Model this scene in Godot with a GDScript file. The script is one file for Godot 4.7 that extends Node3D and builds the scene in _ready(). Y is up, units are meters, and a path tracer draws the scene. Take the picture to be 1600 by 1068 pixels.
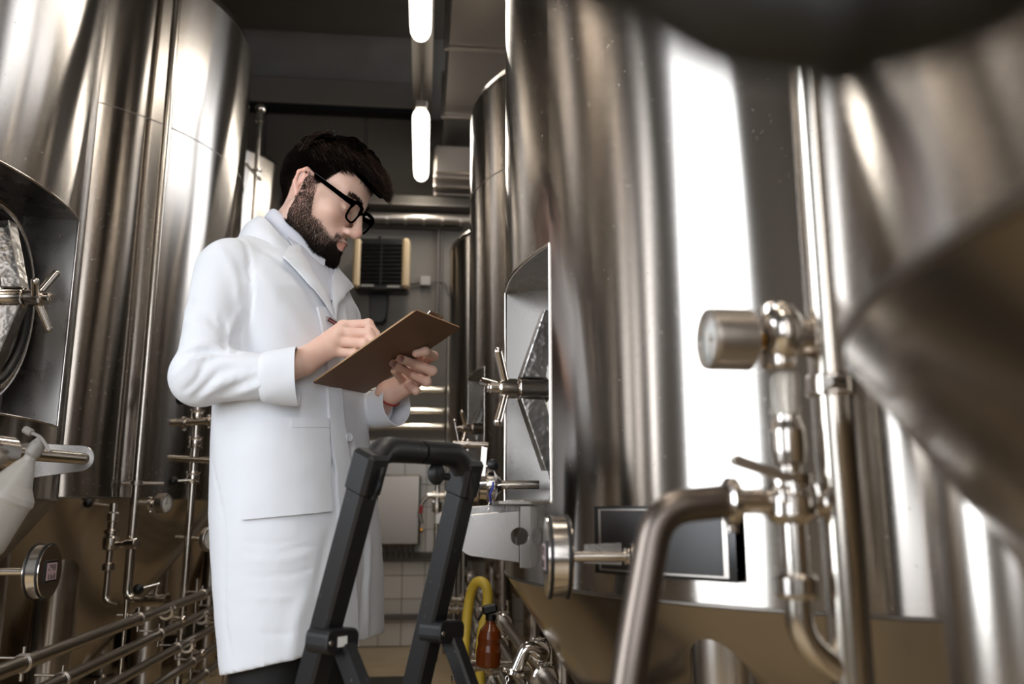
extends Node3D
# A brewery hall: a man in a white lab coat writes on a clipboard between two rows of steel fermenters.
# x runs across the aisle, -z along it, y up, metres.

func _ready() -> void:
	seed(7)
	# --- camera -------------------------------------------------------------------------------
	var cam := Camera3D.new()
	cam.name = "camera"
	add_child(cam)
	cam.position = Vector3(0, 0.88, 0)
	cam.rotation = Vector3(deg_to_rad(11.186), deg_to_rad(-5.9), 0)
	cam.near = 0.01
	cam.far = 60.0
	var lens := CameraAttributesPhysical.new()
	lens.frustum_focal_length = 29.888
	lens.frustum_focus_distance = 1.93
	lens.frustum_near = 0.01
	lens.frustum_far = 60.0
	lens.exposure_aperture = 3.2
	cam.attributes = lens
	cam.fov = 43.757
	# --- air and exposure ------------------------------------------------------------------------
	var we := WorldEnvironment.new()
	we.name = "surroundings"
	var env := Environment.new()
	env.background_mode = Environment.BG_COLOR
	env.background_color = Color(0.75, 0.8, 0.86)
	env.tonemap_mode = Environment.TONE_MAPPER_LINEAR
	env.tonemap_exposure = 0.9
	env.sdfgi_enabled = true
	env.ssao_enabled = true
	env.ssil_enabled = true
	we.environment = env
	add_child(we)
	# --- light from the unseen windows ------------------------------------------------------------
	# unseen tall window in the left wall, placed to light tank and coat
	area_light("unseen_left_window_light", Vector3(-2.7, 1.85, -0.14), Vector3(1, 0, 0), Vector2(1.14, 2.5), Color(0.94, 0.97, 1.0), UNSEEN_LEFT_WINDOW)
	# unseen windows behind the camera; the second is placed to light the face
	area_light("unseen_rear_window_light", Vector3(-1.55, 1.9, 2.5), Vector3(0, 0, -1), Vector2(1.1, 2.2), Color(0.95, 0.97, 1.0), UNSEEN_REAR_WINDOW)
	area_light("unseen_rear_window_light", Vector3(0.15, 1.9, 2.5), Vector3(0, 0, -1), Vector2(1.2, 2.2), Color(0.95, 0.97, 1.0), UNSEEN_REAR_WINDOW)
	# two unseen high windows, placed for pale bands on the left tanks
	area_light("unseen_high_window_light", Vector3(1.98, 3.35, -3.85), Vector3(-1, 0, 0), Vector2(0.95, 1.7), Color(0.97, 0.98, 1.0), UNSEEN_HIGH_WINDOW)
	area_light("unseen_high_window_light", Vector3(1.98, 3.35, -4.95), Vector3(-1, 0, 0), Vector2(0.95, 1.7), Color(0.97, 0.98, 1.0), UNSEEN_HIGH_WINDOW)
	make_materials()
	build_room()
	build_tanks()
	build_fittings()
	build_background()
	build_ladder()
	build_person()

const UNSEEN_LEFT_WINDOW := 10.0
const UNSEEN_REAR_WINDOW := 5.0
const UNSEEN_HIGH_WINDOW := 3.4
const LAMP_LIGHT := 30.0

# ================================================================ helpers
var M := {}
var used := {}

func area_light(called: String, at: Vector3, towards: Vector3, size: Vector2, color: Color, radiance: float) -> AreaLight3D:
	var l := AreaLight3D.new()
	l.name = numbered(called)
	l.light_color = color
	l.area_size = size
	l.area_normalize_energy = false
	l.light_energy = radiance / PI
	l.shadow_enabled = true
	l.area_range = 20.0
	l.area_attenuation = 2.0
	add_child(l)
	l.look_at_from_position(at, at + towards, Vector3.UP if absf(towards.y) < 0.9 else Vector3(1, 0, 0))
	return l

func numbered(called: String) -> String:
	var n: int = used.get(called, 0)
	used[called] = n + 1
	return called if n == 0 else "%s_%03d" % [called, n]

func thing(called: String, label: String, category: String, at := Vector3.ZERO, turn := 0.0, group := "") -> Node3D:
	var o := Node3D.new()
	o.name = numbered(called)
	add_child(o)
	o.position = at
	o.rotation.y = turn
	o.set_meta("label", label)
	o.set_meta("category", category)
	if group:
		o.set_meta("group", group)
	return o

func tag(o: Node, label: String, category: String, group := "") -> Node:
	o.set_meta("label", label)
	o.set_meta("category", category)
	if group:
		o.set_meta("group", group)
	return o

func struct(o: Node) -> Node:
	o.set_meta("kind", "structure")
	return o

func hang(o: Node, called: String, parent: Node) -> Node:
	if parent == self:
		o.name = numbered(called)
	else:
		o.name = called
	parent.add_child(o, true)
	return o

func put(b: MB, called: String, mat: Material, parent: Node = self) -> MeshInstance3D:
	var o := MeshInstance3D.new()
	o.mesh = b.mesh()
	o.material_override = mat
	hang(o, called, parent)
	return o

func put_mesh(m: Mesh, called: String, mat: Material, parent: Node = self) -> MeshInstance3D:
	var o := MeshInstance3D.new()
	o.mesh = m
	o.material_override = mat
	hang(o, called, parent)
	return o

func material(color: Color, rough: float, metal := 0.0, spec := 0.5) -> StandardMaterial3D:
	var m := StandardMaterial3D.new()
	m.albedo_color = color
	m.roughness = rough
	m.metallic = metal
	m.metallic_specular = spec
	return m

# basis whose y axis points along d
static func along(d: Vector3) -> Basis:
	var y := d.normalized()
	var h := Vector3(0, 0, 1) if absf(y.z) < 0.9 else Vector3(1, 0, 0)
	var x := y.cross(h).normalized()
	return Basis(x, y, x.cross(y))

# a mesh under construction: quads and triangles with normals that all face outwards
class MB:
	var v := PackedVector3Array()
	var n := PackedVector3Array()
	var uv := PackedVector2Array()
	var c := PackedColorArray()
	var i := PackedInt32Array()
	var tint := Color.WHITE
	var coloured := false

	func add(p: Vector3, nn: Vector3, t := Vector2.ZERO) -> int:
		v.append(p)
		n.append(nn)
		uv.append(t)
		c.append(tint)
		return v.size() - 1

	func tri(a: int, b: int, d: int) -> void:
		var k := (v[b] - v[a]).cross(v[d] - v[a])
		if k.dot(n[a] + n[b] + n[d]) > 0.0:
			i.append_array([a, d, b])
		else:
			i.append_array([a, b, d])

	func quad(a: int, b: int, d: int, e: int) -> void:
		tri(a, b, d)
		tri(a, d, e)

	func flat(p: Array, nn: Vector3) -> void:
		var k := []
		for q in p:
			k.append(add(q, nn))
		for j in range(1, k.size() - 1):
			tri(k[0], k[j], k[j + 1])

	# grid of rows of points; normals from neighbours, facing away from or along "out"
	func grid(rows: Array, flip := false, closed := false, uvs := Vector2.ONE) -> void:
		var base := v.size()
		var h := rows.size()
		var w: int = rows[0].size()
		for a in h:
			for b in w:
				var l: Vector3 = rows[a][(b - 1 + w) % w if closed else maxi(b - 1, 0)]
				var r: Vector3 = rows[a][(b + 1) % w if closed else mini(b + 1, w - 1)]
				var u: Vector3 = rows[maxi(a - 1, 0)][b]
				var d: Vector3 = rows[mini(a + 1, h - 1)][b]
				var nn := (r - l).cross(d - u)
				nn = nn.normalized() if nn.length() > 1e-12 else Vector3.UP
				add(rows[a][b], -nn if flip else nn, Vector2(float(b) / (w - 1) * uvs.x, float(a) / (h - 1) * uvs.y))
		for a in h - 1:
			for b in (w if closed else w - 1):
				var b2 := (b + 1) % w
				quad(base + a * w + b, base + a * w + b2, base + (a + 1) * w + b2, base + (a + 1) * w + b)

	# box with chamfered edges
	func box(at: Vector3, size: Vector3, basis := Basis.IDENTITY, e := 0.0) -> void:
		var s := size / 2.0
		e = minf(e, minf(s.x, minf(s.y, s.z)) * 0.9)
		var ax := [Vector3(1, 0, 0), Vector3(0, 1, 0), Vector3(0, 0, 1)]
		for k in 3:
			for sg in [-1.0, 1.0]:
				var nn: Vector3 = ax[k] * sg
				var u: Vector3 = ax[(k + 1) % 3]
				var w: Vector3 = ax[(k + 2) % 3]
				var su := s[(k + 1) % 3] - e
				var sw := s[(k + 2) % 3] - e
				var o := nn * s[k]
				flat([at + basis * (o + u * su + w * sw), at + basis * (o - u * su + w * sw), at + basis * (o - u * su - w * sw), at + basis * (o + u * su - w * sw)], basis * nn)
		if e <= 0.0:
			return
		for k in 3:
			var u2: Vector3 = ax[(k + 1) % 3]
			var w2: Vector3 = ax[(k + 2) % 3]
			var su2 := s[(k + 1) % 3]
			var sw2 := s[(k + 2) % 3]
			var sk := s[k] - e
			for a in [-1.0, 1.0]:
				for b in [-1.0, 1.0]:
					var p1: Vector3 = u2 * a * su2 + w2 * b * (sw2 - e)
					var p2: Vector3 = u2 * a * (su2 - e) + w2 * b * sw2
					var nn2: Vector3 = (u2 * a + w2 * b).normalized()
					flat([at + basis * (p1 + ax[k] * sk), at + basis * (p2 + ax[k] * sk), at + basis * (p2 - ax[k] * sk), at + basis * (p1 - ax[k] * sk)], basis * nn2)
		for a in [-1.0, 1.0]:
			for b in [-1.0, 1.0]:
				for d in [-1.0, 1.0]:
					var q := Vector3(a * s.x, b * s.y, d * s.z)
					flat([at + basis * (q - Vector3(0, b * e, d * e)), at + basis * (q - Vector3(a * e, 0, d * e)), at + basis * (q - Vector3(a * e, b * e, 0))], basis * Vector3(a, b, d).normalized())

	# profile of (radius, height) turned about the axis "d" that starts at "at"
	func lathe(at: Vector3, d: Vector3, profile: Array, segs := 24, closed_profile := false) -> void:
		var bs := along(d)
		var pts := profile.duplicate()
		if closed_profile:
			pts.append(profile[0])
		for k in pts.size() - 1:
			var p: Vector2 = pts[k]
			var q: Vector2 = pts[k + 1]
			var t := q - p
			if t.length() < 1e-7:
				continue
			var nr := Vector2(t.y, -t.x).normalized()
			var base := v.size()
			for j in segs + 1:
				var a := TAU * j / segs
				var o := bs.x * cos(a) + bs.z * sin(a)
				var nn := (o * nr.x + bs.y * nr.y).normalized()
				add(at + o * p.x + bs.y * p.y, nn, Vector2(float(j) / segs, p.y))
				add(at + o * q.x + bs.y * q.y, nn, Vector2(float(j) / segs, q.y))
			for j in segs:
				quad(base + j * 2, base + j * 2 + 1, base + j * 2 + 3, base + j * 2 + 2)

	func cyl(a: Vector3, b: Vector3, r: float, segs := 20, e := 0.0, r2 := -1.0) -> void:
		var l := (b - a).length()
		if r2 < 0.0:
			r2 = r
		if e > 0.0:
			lathe(a, b - a, [Vector2(0, 0), Vector2(r - e, 0), Vector2(r, e), Vector2(r2, l - e), Vector2(r2 - e, l), Vector2(0, l)], segs)
		else:
			lathe(a, b - a, [Vector2(0, 0), Vector2(r, 0), Vector2(r2, l), Vector2(0, l)], segs)

	# hollow tube end to end
	func ring(at: Vector3, d: Vector3, r_in: float, r_out: float, h: float, segs := 32) -> void:
		lathe(at, d, [Vector2(r_in, 0), Vector2(r_out, 0), Vector2(r_out, h), Vector2(r_in, h)], segs, true)

	func ball(at: Vector3, r: float, segs := 16, squash := Vector3.ONE, basis := Basis.IDENTITY) -> void:
		var base := v.size()
		var rows := segs / 2
		for a in rows + 1:
			var t := PI * a / rows
			for b in segs + 1:
				var f := TAU * b / segs
				var o := Vector3(sin(t) * cos(f), cos(t), sin(t) * sin(f))
				add(at + basis * (o * squash * r), (basis * (o / squash)).normalized(), Vector2(float(b) / segs, float(a) / rows))
		for a in rows:
			for b in segs:
				quad(base + a * (segs + 1) + b, base + a * (segs + 1) + b + 1, base + (a + 1) * (segs + 1) + b + 1, base + (a + 1) * (segs + 1) + b)

	# tube swept along a path of points; radii may vary, section may be squashed
	func tube(path: Array, r: Variant, segs := 12, caps := true, closed := false, squash := 1.0, up := Vector3.UP) -> void:
		var m := path.size()
		var rings := []
		var x := Vector3.ZERO
		for k in m:
			var d: Vector3
			if closed:
				d = path[(k + 1) % m] - path[(k - 1 + m) % m]
			else:
				d = path[mini(k + 1, m - 1)] - path[maxi(k - 1, 0)]
			d = d.normalized()
			if k == 0:
				x = up.cross(d)
				if x.length() < 0.05:
					x = Vector3(1, 0, 0).cross(d)
			x = (x - d * x.dot(d)).normalized()
			var y := d.cross(x)
			var rr: float = r if r is float else r[k]
			var base := v.size()
			for j in segs:
				var a := TAU * j / segs
				var o := x * cos(a) + y * sin(a) * squash
				var nn := (x * cos(a) * squash + y * sin(a)).normalized()
				add(path[k] + o * rr, nn, Vector2(float(j) / segs, float(k)))
			rings.append(base)
		for k in (m if closed else m - 1):
			var p: int = rings[k]
			var q: int = rings[(k + 1) % m]
			for j in segs:
				var j2 := (j + 1) % segs
				quad(p + j, p + j2, q + j2, q + j)
		if caps and not closed:
			for side in 2:
				var k2 := 0 if side == 0 else m - 1
				var nn3: Vector3 = (path[0] - path[1]).normalized() if side == 0 else (path[m - 1] - path[m - 2]).normalized()
				var pts := []
				for j in segs:
					pts.append(v[rings[k2] + j])
				flat(pts, nn3)

	# flat outline in a plane, given thickness; edges rounded over by e
	func slab(outline: PackedVector2Array, t: Transform3D, thick: float, e := 0.0) -> void:
		var inner := outline
		if e > 0.0:
			var got := Geometry2D.offset_polygon(outline, -e)
			if got.size() > 0:
				inner = got[0]
		for sg in [-1.0, 1.0]:
			var idx := Geometry2D.triangulate_polygon(inner)
			var base := v.size()
			for p in inner:
				add(t * Vector3(p.x, p.y, sg * thick / 2.0), (t.basis * Vector3(0, 0, sg)).normalized(), p)
			for k in range(0, idx.size(), 3):
				tri(base + idx[k], base + idx[k + 1], base + idx[k + 2])
		var m := outline.size()
		var cw := Geometry2D.is_polygon_clockwise(outline)
		for k in m:
			var p := outline[k]
			var q := outline[(k + 1) % m]
			var d := (q - p).normalized()
			var nn := Vector2(d.y, -d.x) * (-1.0 if cw else 1.0)
			var w := thick / 2.0 - e
			var n3 := (t.basis * Vector3(nn.x, nn.y, 0)).normalized()
			flat([t * Vector3(p.x, p.y, w), t * Vector3(q.x, q.y, w), t * Vector3(q.x, q.y, -w), t * Vector3(p.x, p.y, -w)], n3)
			if e > 0.0:
				for sg in [-1.0, 1.0]:
					var n4 := (t.basis * Vector3(nn.x, nn.y, sg)).normalized()
					var pi := p - nn * e
					var qi := q - nn * e
					flat([t * Vector3(p.x, p.y, w * sg), t * Vector3(q.x, q.y, w * sg), t * Vector3(qi.x, qi.y, sg * thick / 2.0), t * Vector3(pi.x, pi.y, sg * thick / 2.0)], n4)

	func mesh() -> ArrayMesh:
		var a := []
		a.resize(Mesh.ARRAY_MAX)
		a[Mesh.ARRAY_VERTEX] = v
		a[Mesh.ARRAY_NORMAL] = n
		a[Mesh.ARRAY_TEX_UV] = uv
		if coloured:
			a[Mesh.ARRAY_COLOR] = c
		a[Mesh.ARRAY_INDEX] = i
		var m := ArrayMesh.new()
		m.add_surface_from_arrays(Mesh.PRIMITIVE_TRIANGLES, a)
		return m

	static func along(d: Vector3) -> Basis:
		var y := d.normalized()
		var h := Vector3(0, 0, 1) if absf(y.z) < 0.9 else Vector3(1, 0, 0)
		var x := y.cross(h).normalized()
		return Basis(x, y, x.cross(y))

# rounded path: corners of a polyline replaced by arcs
func bend(points: Array, radius: float, steps := 6) -> Array:
	var out := [points[0]]
	for k in range(1, points.size() - 1):
		var p: Vector3 = points[k]
		var a: Vector3 = (points[k - 1] - p)
		var b: Vector3 = (points[k + 1] - p)
		var r := minf(radius, minf(a.length(), b.length()) * 0.48)
		var p0 := p + a.normalized() * r
		var p1 := p + b.normalized() * r
		for s in steps + 1:
			var t := float(s) / steps
			out.append(p0.lerp(p, t).lerp(p.lerp(p1, t), t))
	out.append(points[-1])
	return out

func curve(points: Array, n := 24) -> Array:
	var out := []
	var m := points.size()
	for k in n + 1:
		var t := float(k) / n * (m - 1)
		var a := mini(int(t), m - 2)
		var f := t - a
		var p0: Vector3 = points[maxi(a - 1, 0)]
		var p1: Vector3 = points[a]
		var p2: Vector3 = points[a + 1]
		var p3: Vector3 = points[mini(a + 2, m - 1)]
		out.append(p1.cubic_interpolate(p2, p0, p3, f))
	return out

func rounded_rect(w: float, h: float, r: float, steps := 4) -> PackedVector2Array:
	var out := PackedVector2Array()
	for k in 4:
		var cx := (w / 2 - r) * (1 if k == 0 or k == 3 else -1)
		var cy := (h / 2 - r) * (1 if k < 2 else -1)
		for s in steps + 1:
			var a := PI / 2 * (k + float(s) / steps)
			out.append(Vector2(cx + cos(a) * r, cy + sin(a) * r))
	return out

func noise_texture(freq: float, size: int, ramp: Array, kind := FastNoiseLite.TYPE_SIMPLEX_SMOOTH, octaves := 4, sd := 1) -> NoiseTexture2D:
	var t := NoiseTexture2D.new()
	var f := FastNoiseLite.new()
	f.noise_type = kind
	f.frequency = freq
	f.fractal_octaves = octaves
	f.seed = sd
	t.noise = f
	t.width = size
	t.height = size
	t.seamless = true
	if ramp.size() > 0:
		var g := Gradient.new()
		g.offsets = PackedFloat32Array()
		g.colors = PackedColorArray()
		for k in ramp.size():
			g.add_point(float(k) / (ramp.size() - 1), ramp[k])
		t.color_ramp = g
	return t

# ================================================================ materials
func streak_image(w: int, h: int, lo: float, hi: float, sd: int) -> ImageTexture:
	# fine polishing lines that run round the tank, with scattered scuffs
	var rng := RandomNumberGenerator.new()
	rng.seed = sd
	var im := Image.create(w, h, false, Image.FORMAT_RGB8)
	im.fill(Color(lo, lo, lo))
	for k in 5200:
		var x := rng.randi_range(0, w - 1)
		var y2 := rng.randi_range(0, h - 1)
		var g2 := lerpf(lo, hi, rng.randf() * rng.randf())
		im.fill_rect(Rect2i(x, y2, rng.randi_range(8, 110), 1), Color(g2, g2, g2))
	for k in 1500:
		var x3 := float(rng.randi_range(0, w - 1))
		var y3 := float(rng.randi_range(0, h - 1))
		var a := rng.randf_range(-1.5, 1.5)
		var c3 := lerpf(hi, 0.6, rng.randf() * 0.6)
		for s in rng.randi_range(1, 7):
			im.set_pixel(posmod(int(x3 + s * cos(a)), w), posmod(int(y3 + s * sin(a)), h), Color(c3, c3, c3))
	return ImageTexture.create_from_image(im)

func make_materials() -> void:
	# polished tank wall, brushed round the tank
	var s := material(Color(0.70, 0.675, 0.65), 1.0, 1.0)
	s.roughness_texture = streak_image(2048, 1024, 0.175, 0.215, 3)
	s.uv1_scale = Vector3(3, 1, 1)
	s.anisotropy_enabled = true
	s.anisotropy = -1.0
	M.shell = s
	var fine := material(Color(0.66, 0.63, 0.60), 1.0, 1.0)
	fine.roughness = 0.2
	M.cone = fine
	M.steel = material(Color(0.83, 0.80, 0.77), 0.17, 1.0)
	M.steel_dull = material(Color(0.72, 0.69, 0.66), 0.34, 1.0)
	M.weld = material(Color(0.50, 0.475, 0.45), 0.3, 1.0)
	var plate := material(Color(0.57, 0.555, 0.54), 1.0, 1.0)
	plate.roughness_texture = noise_texture(0.02, 256, [Color(0.24, 0.24, 0.24), Color(0.34, 0.34, 0.34)], FastNoiseLite.TYPE_SIMPLEX_SMOOTH, 4, 5)
	plate.uv1_triplanar = true
	plate.uv1_scale = Vector3(3, 3, 3)
	M.plate = plate
	# hammered strap of the door yoke
	var ham := material(Color(0.72, 0.705, 0.69), 0.3, 1.0)
	ham.normal_enabled = true
	ham.normal_scale = 0.6
	var nt := noise_texture(0.03, 256, [], FastNoiseLite.TYPE_CELLULAR, 2, 11)
	nt.as_normal_map = true
	nt.bump_strength = 5.0
	ham.normal_texture = nt
	ham.uv1_triplanar = true
	ham.uv1_scale = Vector3(6, 6, 6)
	M.hammered = ham
	M.rubber = material(Color(0.025, 0.025, 0.027), 0.45)
	M.black_plastic = material(Color(0.03, 0.03, 0.032), 0.32)
	M.black_metal = material(Color(0.05, 0.052, 0.058), 0.38, 0.2)
	M.white_plastic = material(Color(0.85, 0.85, 0.83), 0.4)
	M.brass = material(Color(0.62, 0.45, 0.2), 0.3, 1.0)
	M.glow = material(Color(1, 1, 1), 0.4)
	var gl: StandardMaterial3D = M.glow
	gl.emission_enabled = true
	gl.emission = Color(1.0, 0.965, 0.90)
	gl.emission_energy_multiplier = 6.0
	M.window_glow = material(Color(0.9, 0.9, 0.9), 0.6)  # glowing panes of the windows out of view
	var dl: StandardMaterial3D = M.window_glow
	dl.emission_enabled = true
	dl.emission = Color(0.94, 0.97, 1.0)
	dl.emission_energy_multiplier = 1.5
	# floor: tan epoxy, faintly mottled and a little glossy
	var fl := material(Color(1, 1, 1), 0.35)
	fl.albedo_texture = noise_texture(0.012, 512, [Color(0.66, 0.575, 0.44), Color(0.75, 0.665, 0.53)], FastNoiseLite.TYPE_SIMPLEX_SMOOTH, 5, 2)
	fl.uv1_triplanar = true
	fl.uv1_world_triplanar = true
	fl.uv1_scale = Vector3(0.5, 0.5, 0.5)
	M.floor = fl
	var wl := material(Color(1, 1, 1), 0.75)
	wl.albedo_texture = noise_texture(0.01, 256, [Color(0.40, 0.38, 0.355), Color(0.44, 0.42, 0.395)], FastNoiseLite.TYPE_SIMPLEX_SMOOTH, 4, 8)
	wl.uv1_triplanar = true
	wl.uv1_world_triplanar = true
	M.wall = wl
	M.wall_dark = material(Color(0.29, 0.27, 0.24), 0.7)
	M.ceiling = material(Color(0.36, 0.335, 0.30), 0.75)
	M.beam = material(Color(0.36, 0.335, 0.31), 0.6)
	M.duct = material(Color(0.62, 0.59, 0.56), 0.33, 0.85)
	M.grout = material(Color(0.50, 0.47, 0.43), 0.8)
	M.tile = [material(Color(0.80, 0.77, 0.72), 0.22), material(Color(0.77, 0.745, 0.70), 0.24), material(Color(0.82, 0.79, 0.745), 0.2)]
	M.frame_white = material(Color(0.8, 0.8, 0.78), 0.4)
	M.name_plate = material(Color(0.13, 0.115, 0.11), 0.35)
	var kn := material(Color(0.82, 0.80, 0.77), 0.25, 1.0)
	var kim := Image.create(64, 64, false, Image.FORMAT_RGB8)
	for y in 64:
		for x in 64:
			var h := 0.5 + 0.25 * sin(TAU * (x + y) / 16.0) + 0.25 * sin(TAU * (x - y) / 16.0)
			kim.set_pixel(x, y, Color(h, h, h))
	kn.heightmap_enabled = true
	kn.heightmap_texture = ImageTexture.create_from_image(kim)
	kn.heightmap_scale = 0.06
	kn.uv1_scale = Vector3(8, 110, 1)
	M.knurl = kn
	M.pipe_brown = material(Color(0.46, 0.42, 0.39), 0.34, 1.0)
	M.white_grey = material(Color(0.55, 0.53, 0.51), 0.35)
	M.hose_dark = material(Color(0.02, 0.016, 0.012), 0.5)
	M.hose_ring = material(Color(0.06, 0.05, 0.04), 0.5, 0.4)
	M.red = material(Color(0.6, 0.08, 0.06), 0.5)
	M.wall_pipe = material(Color(0.85, 0.82, 0.76), 0.16, 1.0)
	M.cabinet = material(Color(0.50, 0.465, 0.43), 0.26, 1.0)

# ================================================================ the hall
func wall_with_holes(called: String, at: Vector3, size: Vector3, holes: Array, mat: Material) -> Node3D:
	var w := CSGCombiner3D.new()
	var b := CSGBox3D.new()
	b.size = size
	b.material = mat
	w.add_child(b)
	for h in holes:
		var x := CSGBox3D.new()
		x.operation = CSGShape3D.OPERATION_SUBTRACTION
		x.size = h[1]
		x.position = h[0] - at
		x.material = mat
		w.add_child(x)
	hang(w, called, self)
	w.position = at
	struct(w)
	return w

# unseen window in a wall opening: frame, bars and panes that glow
func window(called: String, at: Vector3, turn: float, w: float, h: float, cols: int, rows: int) -> void:
	var o := Node3D.new()
	o.name = called
	add_child(o)
	o.position = at
	o.rotation.y = turn
	struct(o)
	var f := MB.new()
	for sg in [-1.0, 1.0]:
		f.box(Vector3(sg * (w / 2 - 0.02), 0, 0), Vector3(0.04, h, 0.06), Basis.IDENTITY, 0.004)
		f.box(Vector3(0, sg * (h / 2 - 0.02), 0), Vector3(w - 0.08, 0.04, 0.06), Basis.IDENTITY, 0.004)
	put(f, "window_frame", M.frame_white, o)
	for a in range(1, cols):
		var b := MB.new()
		b.box(Vector3(-w / 2 + w * a / cols, 0, 0), Vector3(0.025, h - 0.08, 0.05))
		put(b, "glazing_bar", M.frame_white, o)
	for a in range(1, rows):
		var b2 := MB.new()
		b2.box(Vector3(0, -h / 2 + h * a / rows, 0), Vector3(w - 0.08, 0.025, 0.045))
		put(b2, "glazing_bar", M.frame_white, o)
	var p := MB.new()
	var pw := w / cols - 0.03
	var ph := h / rows - 0.03
	p.box(Vector3.ZERO, Vector3(pw, ph, 0.008))
	var mesh := p.mesh()
	for a in cols:
		for b3 in rows:
			var q := put_mesh(mesh, "pane", M.window_glow, o)
			q.position = Vector3(-w / 2 + w * (a + 0.5) / cols, -h / 2 + h * (b3 + 0.5) / rows, -0.02)

func lamp(z: float, label: String) -> void:
	# suspended batten luminaire with a frosted, rounded tube cover
	var o := thing("tube_lamp", label, "lamp", Vector3(-0.055, 3.18, z), 0, "tube lamps hung over the aisle")
	var b := MB.new()
	b.box(Vector3(0, 0.07, 0), Vector3(0.075, 0.05, 0.94), Basis.IDENTITY, 0.006)
	put(b, "housing", M.duct, o)
	var t := MB.new()
	var path := []
	for k in 41:
		var a := -0.5 + k / 40.0
		path.append(Vector3(0, 0, a))
	var rr := []
	for k in 41:
		var e := absf(k - 20) / 20.0
		rr.append(0.052 * sqrt(maxf(0.04, 1.0 - pow(e, 22.0))))
	t.tube(path, rr, 20)
	put(t, "diffuser", M.glow, o)
	for sg in [-1.0, 1.0]:
		var h := MB.new()
		h.cyl(Vector3(0, 0.09, sg * 0.35), Vector3(0, 0.39, sg * 0.35), 0.004, 8)
		put(h, "suspension_rod", M.steel_dull, o)
	area_light("tube_lamp_light", Vector3(-0.055, 3.12, z), Vector3(0, -1, 0), Vector2(0.98, 0.1), Color(1.0, 0.965, 0.915), LAMP_LIGHT)

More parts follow.
